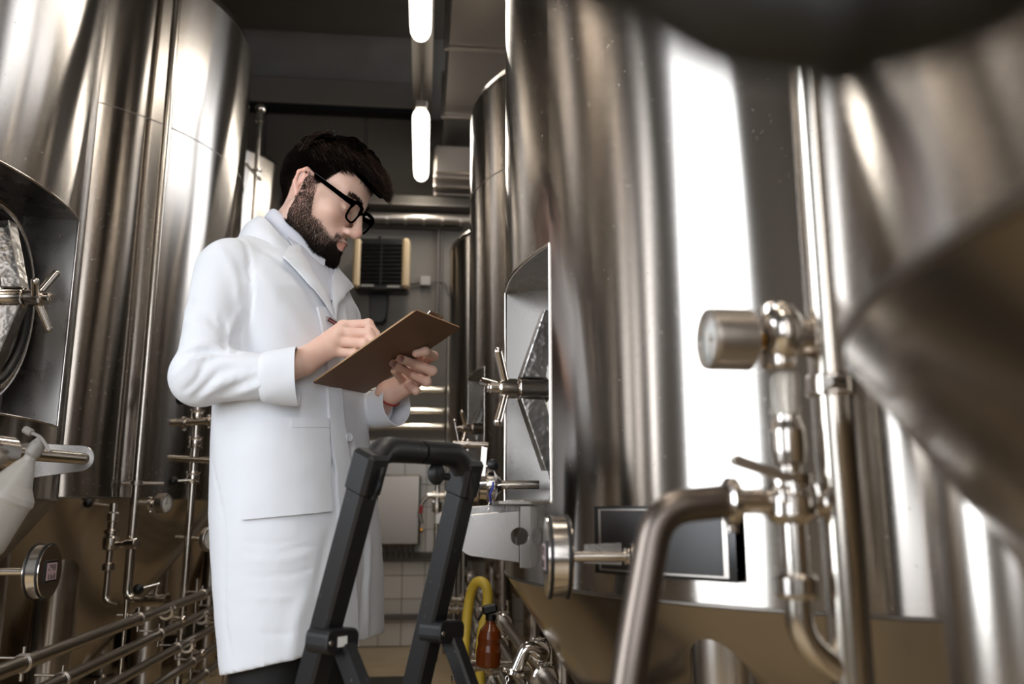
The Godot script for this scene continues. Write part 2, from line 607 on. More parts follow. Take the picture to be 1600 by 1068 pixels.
func build_room() -> void:
	var zb := -5.95
	struct(put(box_of(Vector3(-0.35, -0.1, -1.65), Vector3(5.2, 0.2, 9.0)), "floor", M.floor))
	struct(put(box_of(Vector3(-0.35, 4.5, -1.65), Vector3(5.2, 0.2, 9.0)), "ceiling", M.ceiling))
	wall_with_holes("wall_left", Vector3(-2.85, 2.2, -1.65), Vector3(0.2, 4.4, 9.0), [[Vector3(-2.85, 1.85, -0.14), Vector3(0.4, 2.5, 1.14)]], M.wall)
	wall_with_holes("wall_right", Vector3(2.15, 2.2, -1.65), Vector3(0.2, 4.4, 9.0), [[Vector3(2.15, 3.35, -3.85), Vector3(0.4, 1.7, 0.95)], [Vector3(2.15, 3.35, -4.95), Vector3(0.4, 1.7, 0.95)]], M.wall)
	wall_with_holes("wall_front", Vector3(-0.35, 2.2, 2.65), Vector3(4.8, 4.4, 0.2), [[Vector3(-1.55, 1.9, 2.65), Vector3(1.1, 2.2, 0.4)], [Vector3(0.15, 1.9, 2.65), Vector3(1.2, 2.2, 0.4)]], M.wall)
	var wb := put(box_of(Vector3(-0.35, 2.2, zb - 0.1), Vector3(4.8, 4.4, 0.2)), "wall_back", M.wall)
	struct(wb)
	window("window_1", Vector3(-2.8, 1.85, -0.14), PI / 2, 1.14, 2.5, 1, 2)  # out of view, lights the big tank and the coat
	window("window_2", Vector3(-1.55, 1.9, 2.6), PI, 1.1, 2.2, 2, 2)  # out of view, gives a soft band on the big tank
	window("window_5", Vector3(0.15, 1.9, 2.6), PI, 1.2, 2.2, 2, 2)  # out of view, placed to light the face
	window("window_3", Vector3(2.08, 3.35, -3.85), -PI / 2, 0.95, 1.7, 1, 2)  # out of view like the next, mirrored in the left tanks
	window("window_4", Vector3(2.08, 3.35, -4.95), -PI / 2, 0.95, 1.7, 1, 2)
	# tiles of the lower back wall, 15 cm, set proud of their grout
	var g := put(box_of(Vector3(-0.2, 0.685, zb + 0.004), Vector3(1.98, 1.37, 0.008)), "grout_bed", M.grout, wb)
	var tm := box_of(Vector3.ZERO, Vector3(0.1455, 0.1455, 0.01), 0.0015).mesh()
	var rng := RandomNumberGenerator.new()
	rng.seed = 4
	for a in 13:
		for b in 9:
			var t := put_mesh(tm, "tile", M.tile[rng.randi() % 3], wb)
			t.position = Vector3(-1.1 + a * 0.15, 0.078 + b * 0.15, zb + 0.011)
			t.rotation = Vector3(rng.randf_range(-0.004, 0.004), rng.randf_range(-0.004, 0.004), 0)
	# dark upper wall panels and the beam over them
	for a in 3:
		put(box_of(Vector3(-1.55 + a * 0.72, 3.3, zb + 0.02), Vector3(0.70, 0.85, 0.04), 0.004), "wall_panel", M.wall_dark, wb)
	put(box_of(Vector3(-0.9, 3.84, zb + 0.09), Vector3(1.7, 0.2, 0.18), 0.01), "wall_beam", M.beam, wb)
	put(box_of(Vector3(-0.9, 3.72, zb + 0.12), Vector3(1.7, 0.03, 0.1)), "beam_rail", M.black_metal, wb)
	lamp(-5.19, "lit tube lamp over the aisle, close to the back wall")
	lamp(-3.37, "lit tube lamp over the aisle, second from the back wall")
	lamp(-1.55, "lit tube lamp over the aisle, above the man in the coat")
	lamp(0.27, "lit tube lamp over the aisle, above the photographer")
	# cable tray the lamps hang from
	var tr := thing("cable_tray", "grey metal cable tray running above the tube lamps", "cable tray", Vector3(-0.055, 3.57, -2.5))
	put(box_of(Vector3(0, 0.01, 0), Vector3(0.12, 0.012, 6.7)), "tray_bottom", M.duct, tr)
	for sg in [-1.0, 1.0]:
		put(box_of(Vector3(sg * 0.06, 0.03, 0), Vector3(0.006, 0.05, 6.7)), "tray_side", M.duct, tr)
	for k in 5:
		put(box_of(Vector3(0, 0.42, -3.0 + k * 1.5), Vector3(0.02, 0.82, 0.02)), "hanger", M.duct, tr)
	# wide flat air duct to the right of the tray, in flanged lengths
	var du := thing("air_duct", "wide flat sheet metal air duct under the ceiling, right of the lamps", "duct", Vector3(0.4, 3.45, -2.5))
	for k in 8:
		var z := -3.4 + 0.2 + k * 0.86
		put(box_of(Vector3(0, 0.15, z), Vector3(0.62, 0.3, 0.84), 0.01), "duct_section", M.duct, du)
		put(box_of(Vector3(0, 0.15, z + 0.43), Vector3(0.66, 0.34, 0.022), 0.003), "duct_flange", M.steel_dull, du)
	for k in 4:
		put(box_of(Vector3(0.2 * (-1 if k % 2 else 1), 0.56, -2.6 + k * 1.7), Vector3(0.015, 0.56, 0.015)), "hanger", M.duct, du)
	# ceiling beams across the hall
	for k in 4:
		var cb := put(box_of(Vector3(-0.35, 4.27, -4.9 + k * 1.7), Vector3(4.75, 0.26, 0.16), 0.01), "trim_%d" % (k + 1), M.beam)
		struct(cb)

func box_of(at: Vector3, size: Vector3, e := 0.0) -> MB:
	var b := MB.new()
	b.box(at, size, Basis.IDENTITY, e)
	return b

# ================================================================ tanks
# shell wall height map: plates are never quite true, so their reflections waver
func plate_wave(a: float, y: float, k: float, amp: float) -> float:
	return amp * (sin(a * 9.0 + k + y * 1.1) * 0.6 + sin(a * 17.0 - y * 2.3 + k * 2.0) * 0.25 + sin(a * 5.0 + y * 4.1 + k) * 0.4)

# d: r, seam, top, low_r, low, wave, hole [phi0, phi1, y0, y1, depth] with phi from -z towards +x
func tank_body(o: Node3D, d: Dictionary) -> void:
	var r: float = d.r
	var y0: float = d.seam
	var y1: float = d.top
	var k: float = d.get("wave", 0.0)
	var amp: float = d.get("amp", 0.0011)
	var at := func(phi: float, y: float) -> Vector3:
		var f := sin(clampf((y - y0) / (y1 - y0), 0, 1) * PI)
		var rr := r + plate_wave(phi, y, k, amp * minf(1.0, f * 5.0))
		return Vector3(sin(phi) * rr, y, -cos(phi) * rr)
	var b := MB.new()
	var hole: Array = d.get("hole", [])
	var spans := []
	if hole.is_empty():
		spans.append([-PI, PI, y0, y1, 168])
	else:
		spans.append([hole[1] - TAU, hole[0], y0, y1, 140])
		spans.append([hole[0], hole[1], y0, hole[2], 28])
		spans.append([hole[0], hole[1], hole[3], y1, 28])
	for s in spans:
		var rows := []
		var nv := maxi(3, int((s[3] - s[2]) * 26))
		for a in nv + 1:
			var row := []
			for c in s[4] + 1:
				row.append(at.call(lerpf(s[0], s[1], float(c) / s[4]), lerpf(s[2], s[3], float(a) / nv)))
			rows.append(row)
		b.grid(rows, true, false, Vector2((s[1] - s[0]) / TAU, (s[3] - s[2])))
	# normals outwards
	put(b, "shell", M.shell, o)
	# cone
	var c2 := MB.new()
	var rows2 := []
	var lr: float = d.low_r
	var ly: float = d.low
	for a in 9:
		var t := a / 8.0
		var row2 := []
		for c in 121:
			var phi := TAU * c / 120.0
			var rr2 := lerpf(lr, r, t) + plate_wave(phi, ly + t, k + 2.0, 0.0009 * sin(t * PI))
			row2.append(Vector3(sin(phi) * rr2, lerpf(ly, y0, t), -cos(phi) * rr2))
		rows2.append(row2)
	c2.grid(rows2, true)
	put(c2, "cone", M.cone, o)
	var bt := MB.new()
	bt.lathe(Vector3(0, ly, 0), Vector3.UP, [Vector2(0.0, -0.03), Vector2(lr * 0.6, -0.025), Vector2(lr, 0.0)], 48)
	put(bt, "bottom_dish", M.cone, o)
	var op := MB.new()
	op.cyl(Vector3(0, ly - 0.12, 0), Vector3(0, ly - 0.02, 0), 0.04, 20, 0.004)
	put(op, "outlet", M.steel, o)
	# domed top
	var dm := MB.new()
	var prof := []
	for a in 11:
		var t2 := a / 10.0 * PI / 2
		prof.append(Vector2(r * cos(t2), y1 + r * 0.27 * sin(t2)))
	dm.lathe(Vector3.ZERO, Vector3.UP, prof, 96)
	put(dm, "dome", M.cone, o)
	# weld seams: thin raised rings
	for h in d.get("welds", []) + [y0, y1]:
		var w := MB.new()
		var hw: float = d.get("weld_w", 0.0035)
		w.lathe(Vector3(0, h, 0), Vector3.UP, [Vector2(r - 0.002, -hw), Vector2(r + 0.0016, -hw * 0.5), Vector2(r + 0.0016, hw * 0.5), Vector2(r - 0.002, hw)], 120)
		put(w, "weld_seam", M.weld, o)
	# legs
	for a in d.get("legs", []):
		var lg := MB.new()
		var lrad: float = d.get("leg_r", 0.07)
		var pr: float = d.get("leg_at", r * 0.8)
		var f := Vector3(sin(a) * pr, 0, -cos(a) * pr)
		var ytop := lerpf(ly, y0, clampf((pr + lrad - lr) / (r - lr), 0, 1)) + 0.015
		lg.lathe(f, Vector3.UP, [Vector2(0, 0.0), Vector2(lrad * 1.35, 0.0), Vector2(lrad * 1.35, 0.012), Vector2(lrad, 0.02), Vector2(lrad, ytop), Vector2(0, ytop)], 32)
		put(lg, "leg", M.steel_leg, o)
	if not hole.is_empty():
		manway_recess(o, d, at)

func manway_recess(o: Node3D, d: Dictionary, at: Callable) -> void:
	var hole: Array = d.hole
	var p0: float = hole[0]
	var p1: float = hole[1]
	var y0: float = hole[2]
	var y1: float = hole[3]
	var depth: float = hole[4]
	var pc := (p0 + p1) / 2.0
	var nrm := Vector3(sin(pc), 0, -cos(pc))
	var back: float = d.r - depth
	var inward := func(p: Vector3) -> Vector3:
		# the sides splay, so the recess is narrower at its back
		var s := Vector3(cos(pc), 0, sin(pc))
		return p + nrm * (back - p.dot(nrm)) - s * p.dot(s) * (hole[5] if hole.size() > 5 else 0.4)
	# four sides of the recess, bright plates
	for e in [[p0, p0, y0, y1], [p1, p1, y0, y1], [p0, p1, y1, y1], [p0, p1, y0, y0]]:
		var b := MB.new()
		var rows := [[], []]
		for k in 25:
			var t := k / 24.0
			var q: Vector3 = at.call(lerpf(e[0], e[1], t), lerpf(e[2], e[3], t))
			rows[0].append(q)
			rows[1].append(inward.call(q))
		b.grid(rows)
		# normals towards the middle of the recess
		var mid: Vector3 = nrm * (back + depth * 0.4) + Vector3(0, (y0 + y1) / 2, 0)
		fix_towards(b, mid)
		put(b, "recess_side", M.plate, o)
		var w := MB.new()
		w.tube(rows[0], 0.0032, 6)
		put(w, "recess_weld", M.steel, o)
	var f := MB.new()
	var c0: Vector3 = inward.call(at.call(p0, y0))
	var c1: Vector3 = inward.call(at.call(p1, y0))
	f.flat([c0, c1, c1 + Vector3(0, y1 - y0, 0), c0 + Vector3(0, y1 - y0, 0)], nrm)
	put(f, "recess_back", M.plate, o)

func fix_towards(b: MB, p: Vector3) -> void:
	for k in b.v.size():
		if b.n[k].dot(p - b.v[k]) < 0.0:
			b.n[k] = -b.n[k]
	var idx := b.i
	b.i = PackedInt32Array()
	for k in range(0, idx.size(), 3):
		b.tri(idx[k], idx[k + 1], idx[k + 2])

func deg(a: Array) -> Array:
	var out := []
	for x in a:
		out.append(deg_to_rad(x))
	return out

func build_tanks() -> void:
	M.steel_leg = material(Color(0.78, 0.75, 0.72), 0.22, 1.0)
	var g := "steel fermenters beside the aisle"
	var a := thing("fermenter_tank", "steel fermenter with recessed door and hanging plastic bottle, left of the aisle", "tank", Vector3(-1.73, 0, -2.04), 0, g)
	tank_body(a, {r = 0.85, seam = 0.905, top = 3.08, low_r = 0.3, low = 0.15, wave = 0.4, hole = [deg_to_rad(80), deg_to_rad(117), 1.08, 1.61, 0.17, 0.12], legs = deg([68, 158, 248, 338]), leg_r = 0.088, leg_at = 0.67})
	var b := thing("fermenter_tank", "steel fermenter with a weld line high up, behind the man's back", "tank", Vector3(-1.73, 0, -3.87), 0, g)
	tank_body(b, {r = 0.85, seam = 0.925, top = 3.08, low_r = 0.3, low = 0.15, wave = 2.1, welds = [2.41], legs = deg([50, 140, 230, 320]), leg_r = 0.075, leg_at = 0.62, amp = 0.0016})
	var c := thing("fermenter_tank", "smaller steel fermenter by the back wall, behind the man's head", "tank", Vector3(-1.43, 0, -5.3), 0, g)
	tank_body(c, {r = 0.5, seam = 0.925, top = 3.0, low_r = 0.2, low = 0.3, wave = 3.3, legs = deg([45, 135, 225, 315]), leg_r = 0.05, leg_at = 0.38})
	var e := thing("fermenter_tank", "big steel fermenter with an open door recess and name plate, beside the ladder", "tank", Vector3(1.0146, 0, -1.689), 0, g)
	tank_body(e, {r = 0.85, seam = 0.758, top = 3.1, low_r = 0.42, low = 0.1, wave = 1.0, hole = [deg_to_rad(-109), deg_to_rad(-85.5), 0.895, 1.337, 0.16], legs = deg([-129.7, -40, 60, 140]), leg_r = 0.054, leg_at = 0.765})
	var f := thing("fermenter_tank", "steel fermenter behind the big one with the door recess", "tank", Vector3(0.8717, 0, -3.35), 0, g)
	tank_body(f, {r = 0.7, seam = 0.86, top = 2.51, low_r = 0.33, low = 0.42, wave = 4.0, hole = [deg_to_rad(-111), deg_to_rad(-85), 0.97, 1.4, 0.14], welds = [2.13], legs = deg([-45, 45, 135, 225]), leg_r = 0.05, leg_at = 0.55})
	var h := thing("fermenter_tank", "farthest steel fermenter on the ladder's side, near the wall heater", "tank", Vector3(0.786, 0, -5.0), 0, g)
	tank_body(h, {r = 0.65, seam = 0.86, top = 2.42, low_r = 0.25, low = 0.4, wave = 5.0, legs = deg([-45, 45, 135, 225]), leg_r = 0.05, leg_at = 0.5})
	var n := thing("fermenter_tank", "blurred steel cone-bottomed tank close by, beside the pressure gauge", "tank", Vector3(0.755, 0, -0.198), 0, g)
	tank_body(n, {r = 0.58, seam = 0.972, top = 2.6, low_r = 0.16, low = 0.36, wave = 6.0, legs = deg([-54, 36, 126, 216]), leg_r = 0.04, leg_at = 0.5})

# ================================================================ pipework and fittings
# two ferrules held by a hinged clamp, on a pipe that runs along d
func clamp_on(at: Vector3, d: Vector3, r: float, parent: Node) -> MeshInstance3D:
	var b := MB.new()
	var u := d.normalized()
	var w := r * 0.9
	b.lathe(at - u * w / 2, u, [Vector2(r * 1.02, 0), Vector2(r * 1.5, 0.0), Vector2(r * 1.75, w * 0.22), Vector2(r * 1.75, w * 0.78), Vector2(r * 1.5, w), Vector2(r * 1.02, w)], 24, true)
	var c := put(b, "clamp", M.steel, parent)
	var k := MB.new()
	var s := along(u).x
	k.box(at + s * r * 1.95, Vector3(r * 0.5, r * 0.5, w * 0.9), Basis(s, u.cross(s), u), r * 0.06)
	k.cyl(at + s * r * 1.9 - u * w * 0.0 + u.cross(s) * r * 0.9, at + s * r * 1.9 - u.cross(s) * r * 0.9, r * 0.14, 8)
	k.ball(at + s * r * 1.9 + u.cross(s) * r * 0.95, r * 0.26, 10)
	put(k, "wing_nut", M.steel, c)
	return c

func pipe(called: String, path: Array, r: float, mat: Material, parent: Node, segs := 16) -> MeshInstance3D:
	var b := MB.new()
	b.tube(path, r, segs)
	return put(b, called, mat, parent)

# pressure gauge: back at "at", facing along d
func gauge(at: Vector3, d: Vector3, r: float, depth: float, parent: Node) -> MeshInstance3D:
	var u := d.normalized()
	var b := MB.new()
	b.lathe(at, u, [Vector2(0, 0), Vector2(r * 0.9, 0), Vector2(r, r * 0.08), Vector2(r, depth * 0.9), Vector2(r * 0.97, depth), Vector2(r * 0.84, depth), Vector2(r * 0.82, depth * 0.88)], 40)
	var g := put(b, "gauge_case", M.steel_dull, parent)
	var f := MB.new()
	f.lathe(at + u * depth * 0.86, u, [Vector2(r * 0.83, 0), Vector2(0, 0.0004)], 40)
	put(f, "gauge_face", M.gauge_white, g)
	var bs := along(u)
	for k in 21:
		var a := deg_to_rad(-225 + k * 13.5)
		var o := bs.x * cos(a) + bs.z * sin(a)
		var t := MB.new()
		var l := 0.14 if k % 5 == 0 else 0.08
		t.box(at + u * (depth * 0.86 + 0.0007) + o * r * (0.72 - l / 2), Vector3(r * l, 0.0006, r * 0.03), Basis(o, u, o.cross(u)))
		put(t, "scale_mark", M.gauge_red if k > 13 else M.black_plastic, g)
	var nd := MB.new()
	var o2 := bs.x * cos(deg_to_rad(-170)) + bs.z * sin(deg_to_rad(-170))
	nd.box(at + u * (depth * 0.88 + 0.001) + o2 * r * 0.22, Vector3(r * 0.75, 0.0008, r * 0.045), Basis(o2, u, o2.cross(u)))
	nd.cyl(at + u * depth * 0.86, at + u * depth * 0.92, r * 0.07, 12)
	put(nd, "needle", M.black_plastic, g)
	var gl := MB.new()
	gl.lathe(at + u * depth * 0.95, u, [Vector2(r * 0.835, 0), Vector2(0, 0.0004)], 40)
	put(gl, "glass", M.glass, g)
	return g

# dial thermometer: two discs with rubber rims, a stem and a display on the face; base of the stem at "at"
func dial(called: String, at: Vector3, d: Vector3, stem: float, r: float, thick: float, label: String, face_along := 1.0) -> Node3D:
	var o := thing(called, label, "thermometer", at, 0, "dial thermometers on the fermenters")
	var u := d.normalized()
	var s := MB.new()
	s.cyl(Vector3.ZERO, u * stem, 0.0075, 16)
	s.cyl(u * 0.0, u * stem * 0.35, 0.0125, 16, 0.001)
	put(s, "stem", M.steel, o)
	var p := u * stem
	var b := MB.new()
	b.lathe(p, u, [Vector2(0, 0), Vector2(r * 0.96, 0), Vector2(r * 0.98, thick * 0.12), Vector2(r * 0.98, thick * 0.88), Vector2(r * 0.96, thick), Vector2(0, thick)], 56)
	put(b, "case", M.steel, o)
	for h in [0.06, 0.78]:
		var t := MB.new()
		t.lathe(p + u * thick * h, u, [Vector2(r * 0.97, 0), Vector2(r * 1.02, thick * 0.03), Vector2(r * 1.02, thick * 0.14), Vector2(r * 0.97, thick * 0.17)], 56, true)
		put(t, "rubber_rim", M.rubber, o)
	var bs := Basis(Vector3.UP.cross(u).normalized(), Vector3.UP, u)
	var sc := MB.new()
	sc.box(p + u * (thick + 0.001), Vector3(r * 0.95, r * 0.8, 0.003), bs, 0.0008)
	var scr := put(sc, "display_bezel", M.black_plastic, o)
	var dp := MB.new()
	dp.box(p + u * (thick + 0.0028), Vector3(r * 0.78, r * 0.62, 0.0012), bs)
	put(dp, "display", M.display, scr)
	var rng := RandomNumberGenerator.new()
	rng.seed = 12
	for k in 3:
		for j in 2:
			# seven-segment figures
			var cc: Vector3 = p + u * (thick + 0.0037) + bs.x * r * (-0.2 + 0.2 * k) + bs.y * r * (0.14 - 0.3 * j)
			var seg := MB.new()
			var hh := r * 0.1
			var ww := r * 0.055
			for q in 7:
				if rng.randf() < 0.2:
					continue
				var off: Vector2 = [Vector2(0, 1), Vector2(1, 0.5), Vector2(1, -0.5), Vector2(0, -1), Vector2(-1, -0.5), Vector2(-1, 0.5), Vector2(0, 0)][q]
				var flat_seg := q == 0 or q == 3 or q == 6
				seg.box(cc + bs.x * off.x * ww + bs.y * off.y * hh, Vector3(ww * 1.8 if flat_seg else r * 0.022, r * 0.022 if flat_seg else hh * 0.85, 0.0006), bs)
			put(seg, "digit", M.digit, scr)
	return o

func lever_ball(at: Vector3, tip: Vector3, r: float, parent: Node) -> void:
	var b := MB.new()
	b.tube([at, at.lerp(tip, 0.5), tip], [r * 0.3, r * 0.26, r * 0.24], 8)
	var l := put(b, "lever", M.steel, parent)
	var k := MB.new()
	k.ball(tip, r, 16)
	put(k, "ball_knob", M.rubber, l)

# butterfly valve in a pipe along d
func valve(at: Vector3, d: Vector3, r: float, parent: Node) -> MeshInstance3D:
	var u := d.normalized()
	var b := MB.new()
	b.lathe(at - u * r * 1.3, u, [Vector2(r, 0), Vector2(r * 1.5, 0.0), Vector2(r * 1.55, r * 0.4), Vector2(r * 1.25, r * 0.6), Vector2(r * 1.35, r * 0.95), Vector2(r * 1.35, r * 1.65), Vector2(r * 1.25, r * 2.0), Vector2(r * 1.55, r * 2.2), Vector2(r * 1.5, r * 2.6), Vector2(r, r * 2.6)], 28, true)
	return put(b, "valve_body", M.steel, parent)

func chain(points: Array, link: float, wire: float, parent: Node) -> void:
	# oval links, turned by a right angle one after the other
	var path := curve(points, 60)
	var total := 0.0
	for k in path.size() - 1:
		total += (path[k + 1] - path[k]).length()
	var step := link * 0.72
	var dist := 0.0
	var want := 0.0
	var n := 0
	for k in path.size() - 1:
		var l: float = (path[k + 1] - path[k]).length()
		while want <= dist + l and l > 0:
			var p: Vector3 = path[k].lerp(path[k + 1], (want - dist) / l)
			var d: Vector3 = (path[k + 1] - path[k]).normalized()
			var bs := along(d)
			var side := bs.x if n % 2 == 0 else bs.z
			var ring := []
			for j in 12:
				var a := TAU * j / 12
				ring.append(p + d * cos(a) * link * 0.5 + side * sin(a) * link * 0.27)
			var b := MB.new()
			b.tube(ring, wire, 5, false, true)
			put(b, "link", M.steel, parent)
			want += step
			n += 1
		dist += l

# door in a recess of tank o: dish, rim, boomerang yoke, spindle and cross handle. c: centre on the tank axis side, nrm outward
func manway_door(o: Node3D, pc: float, y: float, r: float, hh: float, hw: float, detail := true) -> void:
	var nrm := Vector3(sin(pc), 0, -cos(pc))
	var side := Vector3(cos(pc), 0, sin(pc))
	var c := Vector3(0, y, 0)
	var door := MB.new()
	var rows := []
	for a in 9:
		var t := a / 8.0
		var row := []
		for k in 49:
			var f := TAU * k / 48.0
			var q := sin(t * PI / 2)
			row.append(c + nrm * (r - 0.098 + 0.03 * cos(t * PI / 2)) + side * cos(f) * hw * 0.86 * q + Vector3(0, sin(f) * hh * 0.86 * q, 0))
		rows.append(row)
	door.grid(rows, false)
	fix_towards(door, c + nrm * (r + 2.0))
	var dn := put(door, "manway_door", M.steel, o)
	for e in [[1.0, 0.022, -0.105], [0.9, 0.012, -0.088]]:
		var ring := []
		for k in 48:
			var f2 := TAU * k / 48.0
			ring.append(c + nrm * (r + e[2]) + side * cos(f2) * hw * e[0] + Vector3(0, sin(f2) * hh * e[0], 0))
		var rb := MB.new()
		rb.tube(ring, e[1], 10, false, true)
		put(rb, "door_rim", M.steel if e[0] > 0.95 else M.rubber, dn)
	# yoke plate: two arms that meet at the spindle
	var bs := Basis(nrm, Vector3.UP, nrm.cross(Vector3.UP))
	for sg in [1.0, -1.0]:
		var yk := MB.new()
		var pts := PackedVector2Array([Vector2(r - 0.088, sg * hh * 0.8), Vector2(r - 0.052, sg * hh * 0.8), Vector2(r - 0.006, sg * 0.02), Vector2(r - 0.052, sg * 0.02)])
		yk.slab(pts, Transform3D(bs, c), 0.034, 0.002)
		put(yk, "yoke_arm", M.hammered, dn)
	var sp := MB.new()
	sp.cyl(c + nrm * (r - 0.09), c + nrm * (r + 0.052), 0.011, 16, 0.002)
	sp.cyl(c + nrm * (r - 0.062), c + nrm * (r - 0.004), 0.024, 6, 0.002)
	sp.cyl(c + nrm * (r - 0.002), c + nrm * (r + 0.034), 0.019, 20, 0.003)
	sp.cyl(c + nrm * (r + 0.034), c + nrm * (r + 0.056), 0.0085, 16, 0.001)
	var spn := put(sp, "spindle", M.steel, dn)
	var hb := c + nrm * (r + 0.018)
	for a in ([50.0, -55.0, 170.0] if detail else [40.0, -60.0]):
		var dr := (Vector3.UP * sin(deg_to_rad(a)) + side * -cos(deg_to_rad(a)) * 0.55 + nrm * 0.28).normalized()
		var rd := MB.new()
		rd.tube([hb, hb + dr * 0.03, hb + dr * 0.074], [0.0075, 0.0085, 0.0085], 14)
		rd.ball(hb + dr * 0.074, 0.0088, 14)
		put(rd, "handle_rod", M.steel, spn)

func build_fittings() -> void:
	M.gauge_white = material(Color(0.86, 0.86, 0.84), 0.5)
	M.gauge_red = material(Color(0.6, 0.12, 0.06), 0.5)
	M.digit = material(Color(0.12, 0.03, 0.03), 0.5)
	M.display = material(Color(0.72, 0.62, 0.62), 0.3)
	var gm := material(Color(1, 1, 1, 0.06), 0.03)
	gm.transparency = BaseMaterial3D.TRANSPARENCY_ALPHA
	M.glass = gm
	var pm := material(Color(0.72, 0.70, 0.67, 0.8), 0.32)
	pm.transparency = BaseMaterial3D.TRANSPARENCY_ALPHA
	M.milky = pm
	M.pipe = material(Color(0.78, 0.75, 0.71), 0.2, 1.0)
	M.pipe_old = material(Color(0.60, 0.57, 0.53), 0.3, 1.0)
	M.yellow = material(Color(0.78, 0.66, 0.22), 0.42)
	M.amber = material(Color(0.44, 0.20, 0.05), 0.2)
	M.blue = material(Color(0.03, 0.16, 0.55), 0.5)
	M.cord = M.blue
	doors()
	right_pipework()
	left_pipework()
	near_valve()

func doors() -> void:
	var tanks := get_children().filter(func(q): return q.name.begins_with("fermenter_tank"))
	manway_door(tanks[3], deg_to_rad(-97.2), 1.105, 0.85, 0.19, 0.125)
	manway_door(tanks[4], deg_to_rad(-98), 1.185, 0.7, 0.18, 0.115, false)
	manway_door(tanks[0], deg_to_rad(96.5), 1.345, 0.85, 0.22, 0.17)
	# bracket with a bored tongue below the recess of the big tank
	var e: Node3D = tanks[3]
	for k in 2:
		var z := -1.50 - k * 0.13
		var x0 := 0.0925 - k * 0.012
		var y := 0.838 + k * 0.012
		var pts := PackedVector2Array()
		for j in 13:
			var a := PI / 2 + PI * j / 12
			pts.append(Vector2(x0 + cos(a) * 0.036, y + sin(a) * 0.036))
		pts.append(Vector2(x0 + 0.075, y - 0.046))
		# bore let in from the welded edge
		for j in 13:
			var a2 := -PI / 2 - PI * j / 12
			pts.append(Vector2(x0 + 0.075 + cos(a2) * 0.0145, y - 0.002 + sin(a2) * 0.0145))
		pts.append(Vector2(x0 + 0.075, y + 0.042))
		var b := MB.new()
		b.slab(pts, Transform3D(Basis.IDENTITY, Vector3(-1.0146, 0, z + 1.689)), 0.006, 0.001)
		put(b, "hinge_tongue", M.plate, e)
		var c := MB.new()
		var o2 := PackedVector2Array([Vector2(x0 + 0.076, y + 0.05), Vector2(x0 + 0.076, y + 0.017)])
		for j in 9:
			var a3 := PI / 2 - PI * j / 8
			o2.append(Vector2(x0 + 0.076 + cos(a3) * 0.0145, y - 0.002 + sin(a3) * 0.0145))
		o2.append_array(PackedVector2Array([Vector2(x0 + 0.076, y - 0.055), Vector2(0.24, y - 0.06), Vector2(0.24, y + 0.05)]))
		c.slab(o2, Transform3D(Basis.IDENTITY, Vector3(-1.0146, 0, z + 1.689)), 0.006, 0.001)
		put(c, "hinge_plate", M.plate, e)
	var tp := MB.new()
	tp.box(Vector3(0.185 - 1.0146, 0.893, -1.565 + 1.689), Vector3(0.11, 0.006, 0.15), Basis.IDENTITY, 0.001)
	put(tp, "hinge_cover", M.plate, e)
	# name plate box on the shell: black frame, dark plate, steel edge
	var fr := MB.new()
	var rows := [[], [], [], []]
	for k in 17:
		var phi := deg_to_rad(lerpf(-118.5, -134.6, k / 16.0))
		var n := Vector3(sin(phi), 0, -cos(phi))
		for q in 4:
			rows[q].append(n * (0.85 + (0.0 if q == 0 or q == 3 else 0.014)) + Vector3(0, 0.886 if q < 2 else 0.790, 0))
	fr.grid(rows)
	fix_out(fr)
	var frn := put(fr, "name_plate_frame", M.black_plastic, e)
	for q in [[-119.2, -133.9, 0.882, 0.7945, 0.0152, M.steel_dull, "plate_border"], [-119.6, -133.4, 0.880, 0.797, 0.0162, M.name_plate, "name_plate"]]:
		var b2 := MB.new()
		var r2 := [[], [], [], []]
		for k in 17:
			var phi2 := deg_to_rad(lerpf(q[0], q[1], k / 16.0))
			var n2 := Vector3(sin(phi2), 0, -cos(phi2))
			for j in 4:
				r2[j].append(n2 * (0.85 + (0.013 if j == 0 or j == 3 else q[4])) + Vector3(0, q[2] if j < 2 else q[3], 0))
		b2.grid(r2)
		fix_out(b2)
		put(b2, q[6], q[5], frn)

func fix_out(b: MB) -> void:
	# normals away from the tank axis
	for k in b.v.size():
		var o := Vector3(b.v[k].x, 0, b.v[k].z)
		if b.n[k].dot(o) < -0.01 * o.length():
			b.n[k] = -b.n[k]
	var idx := b.i
	b.i = PackedInt32Array()
	for k in range(0, idx.size(), 3):
		b.tri(idx[k], idx[k + 1], idx[k + 2])

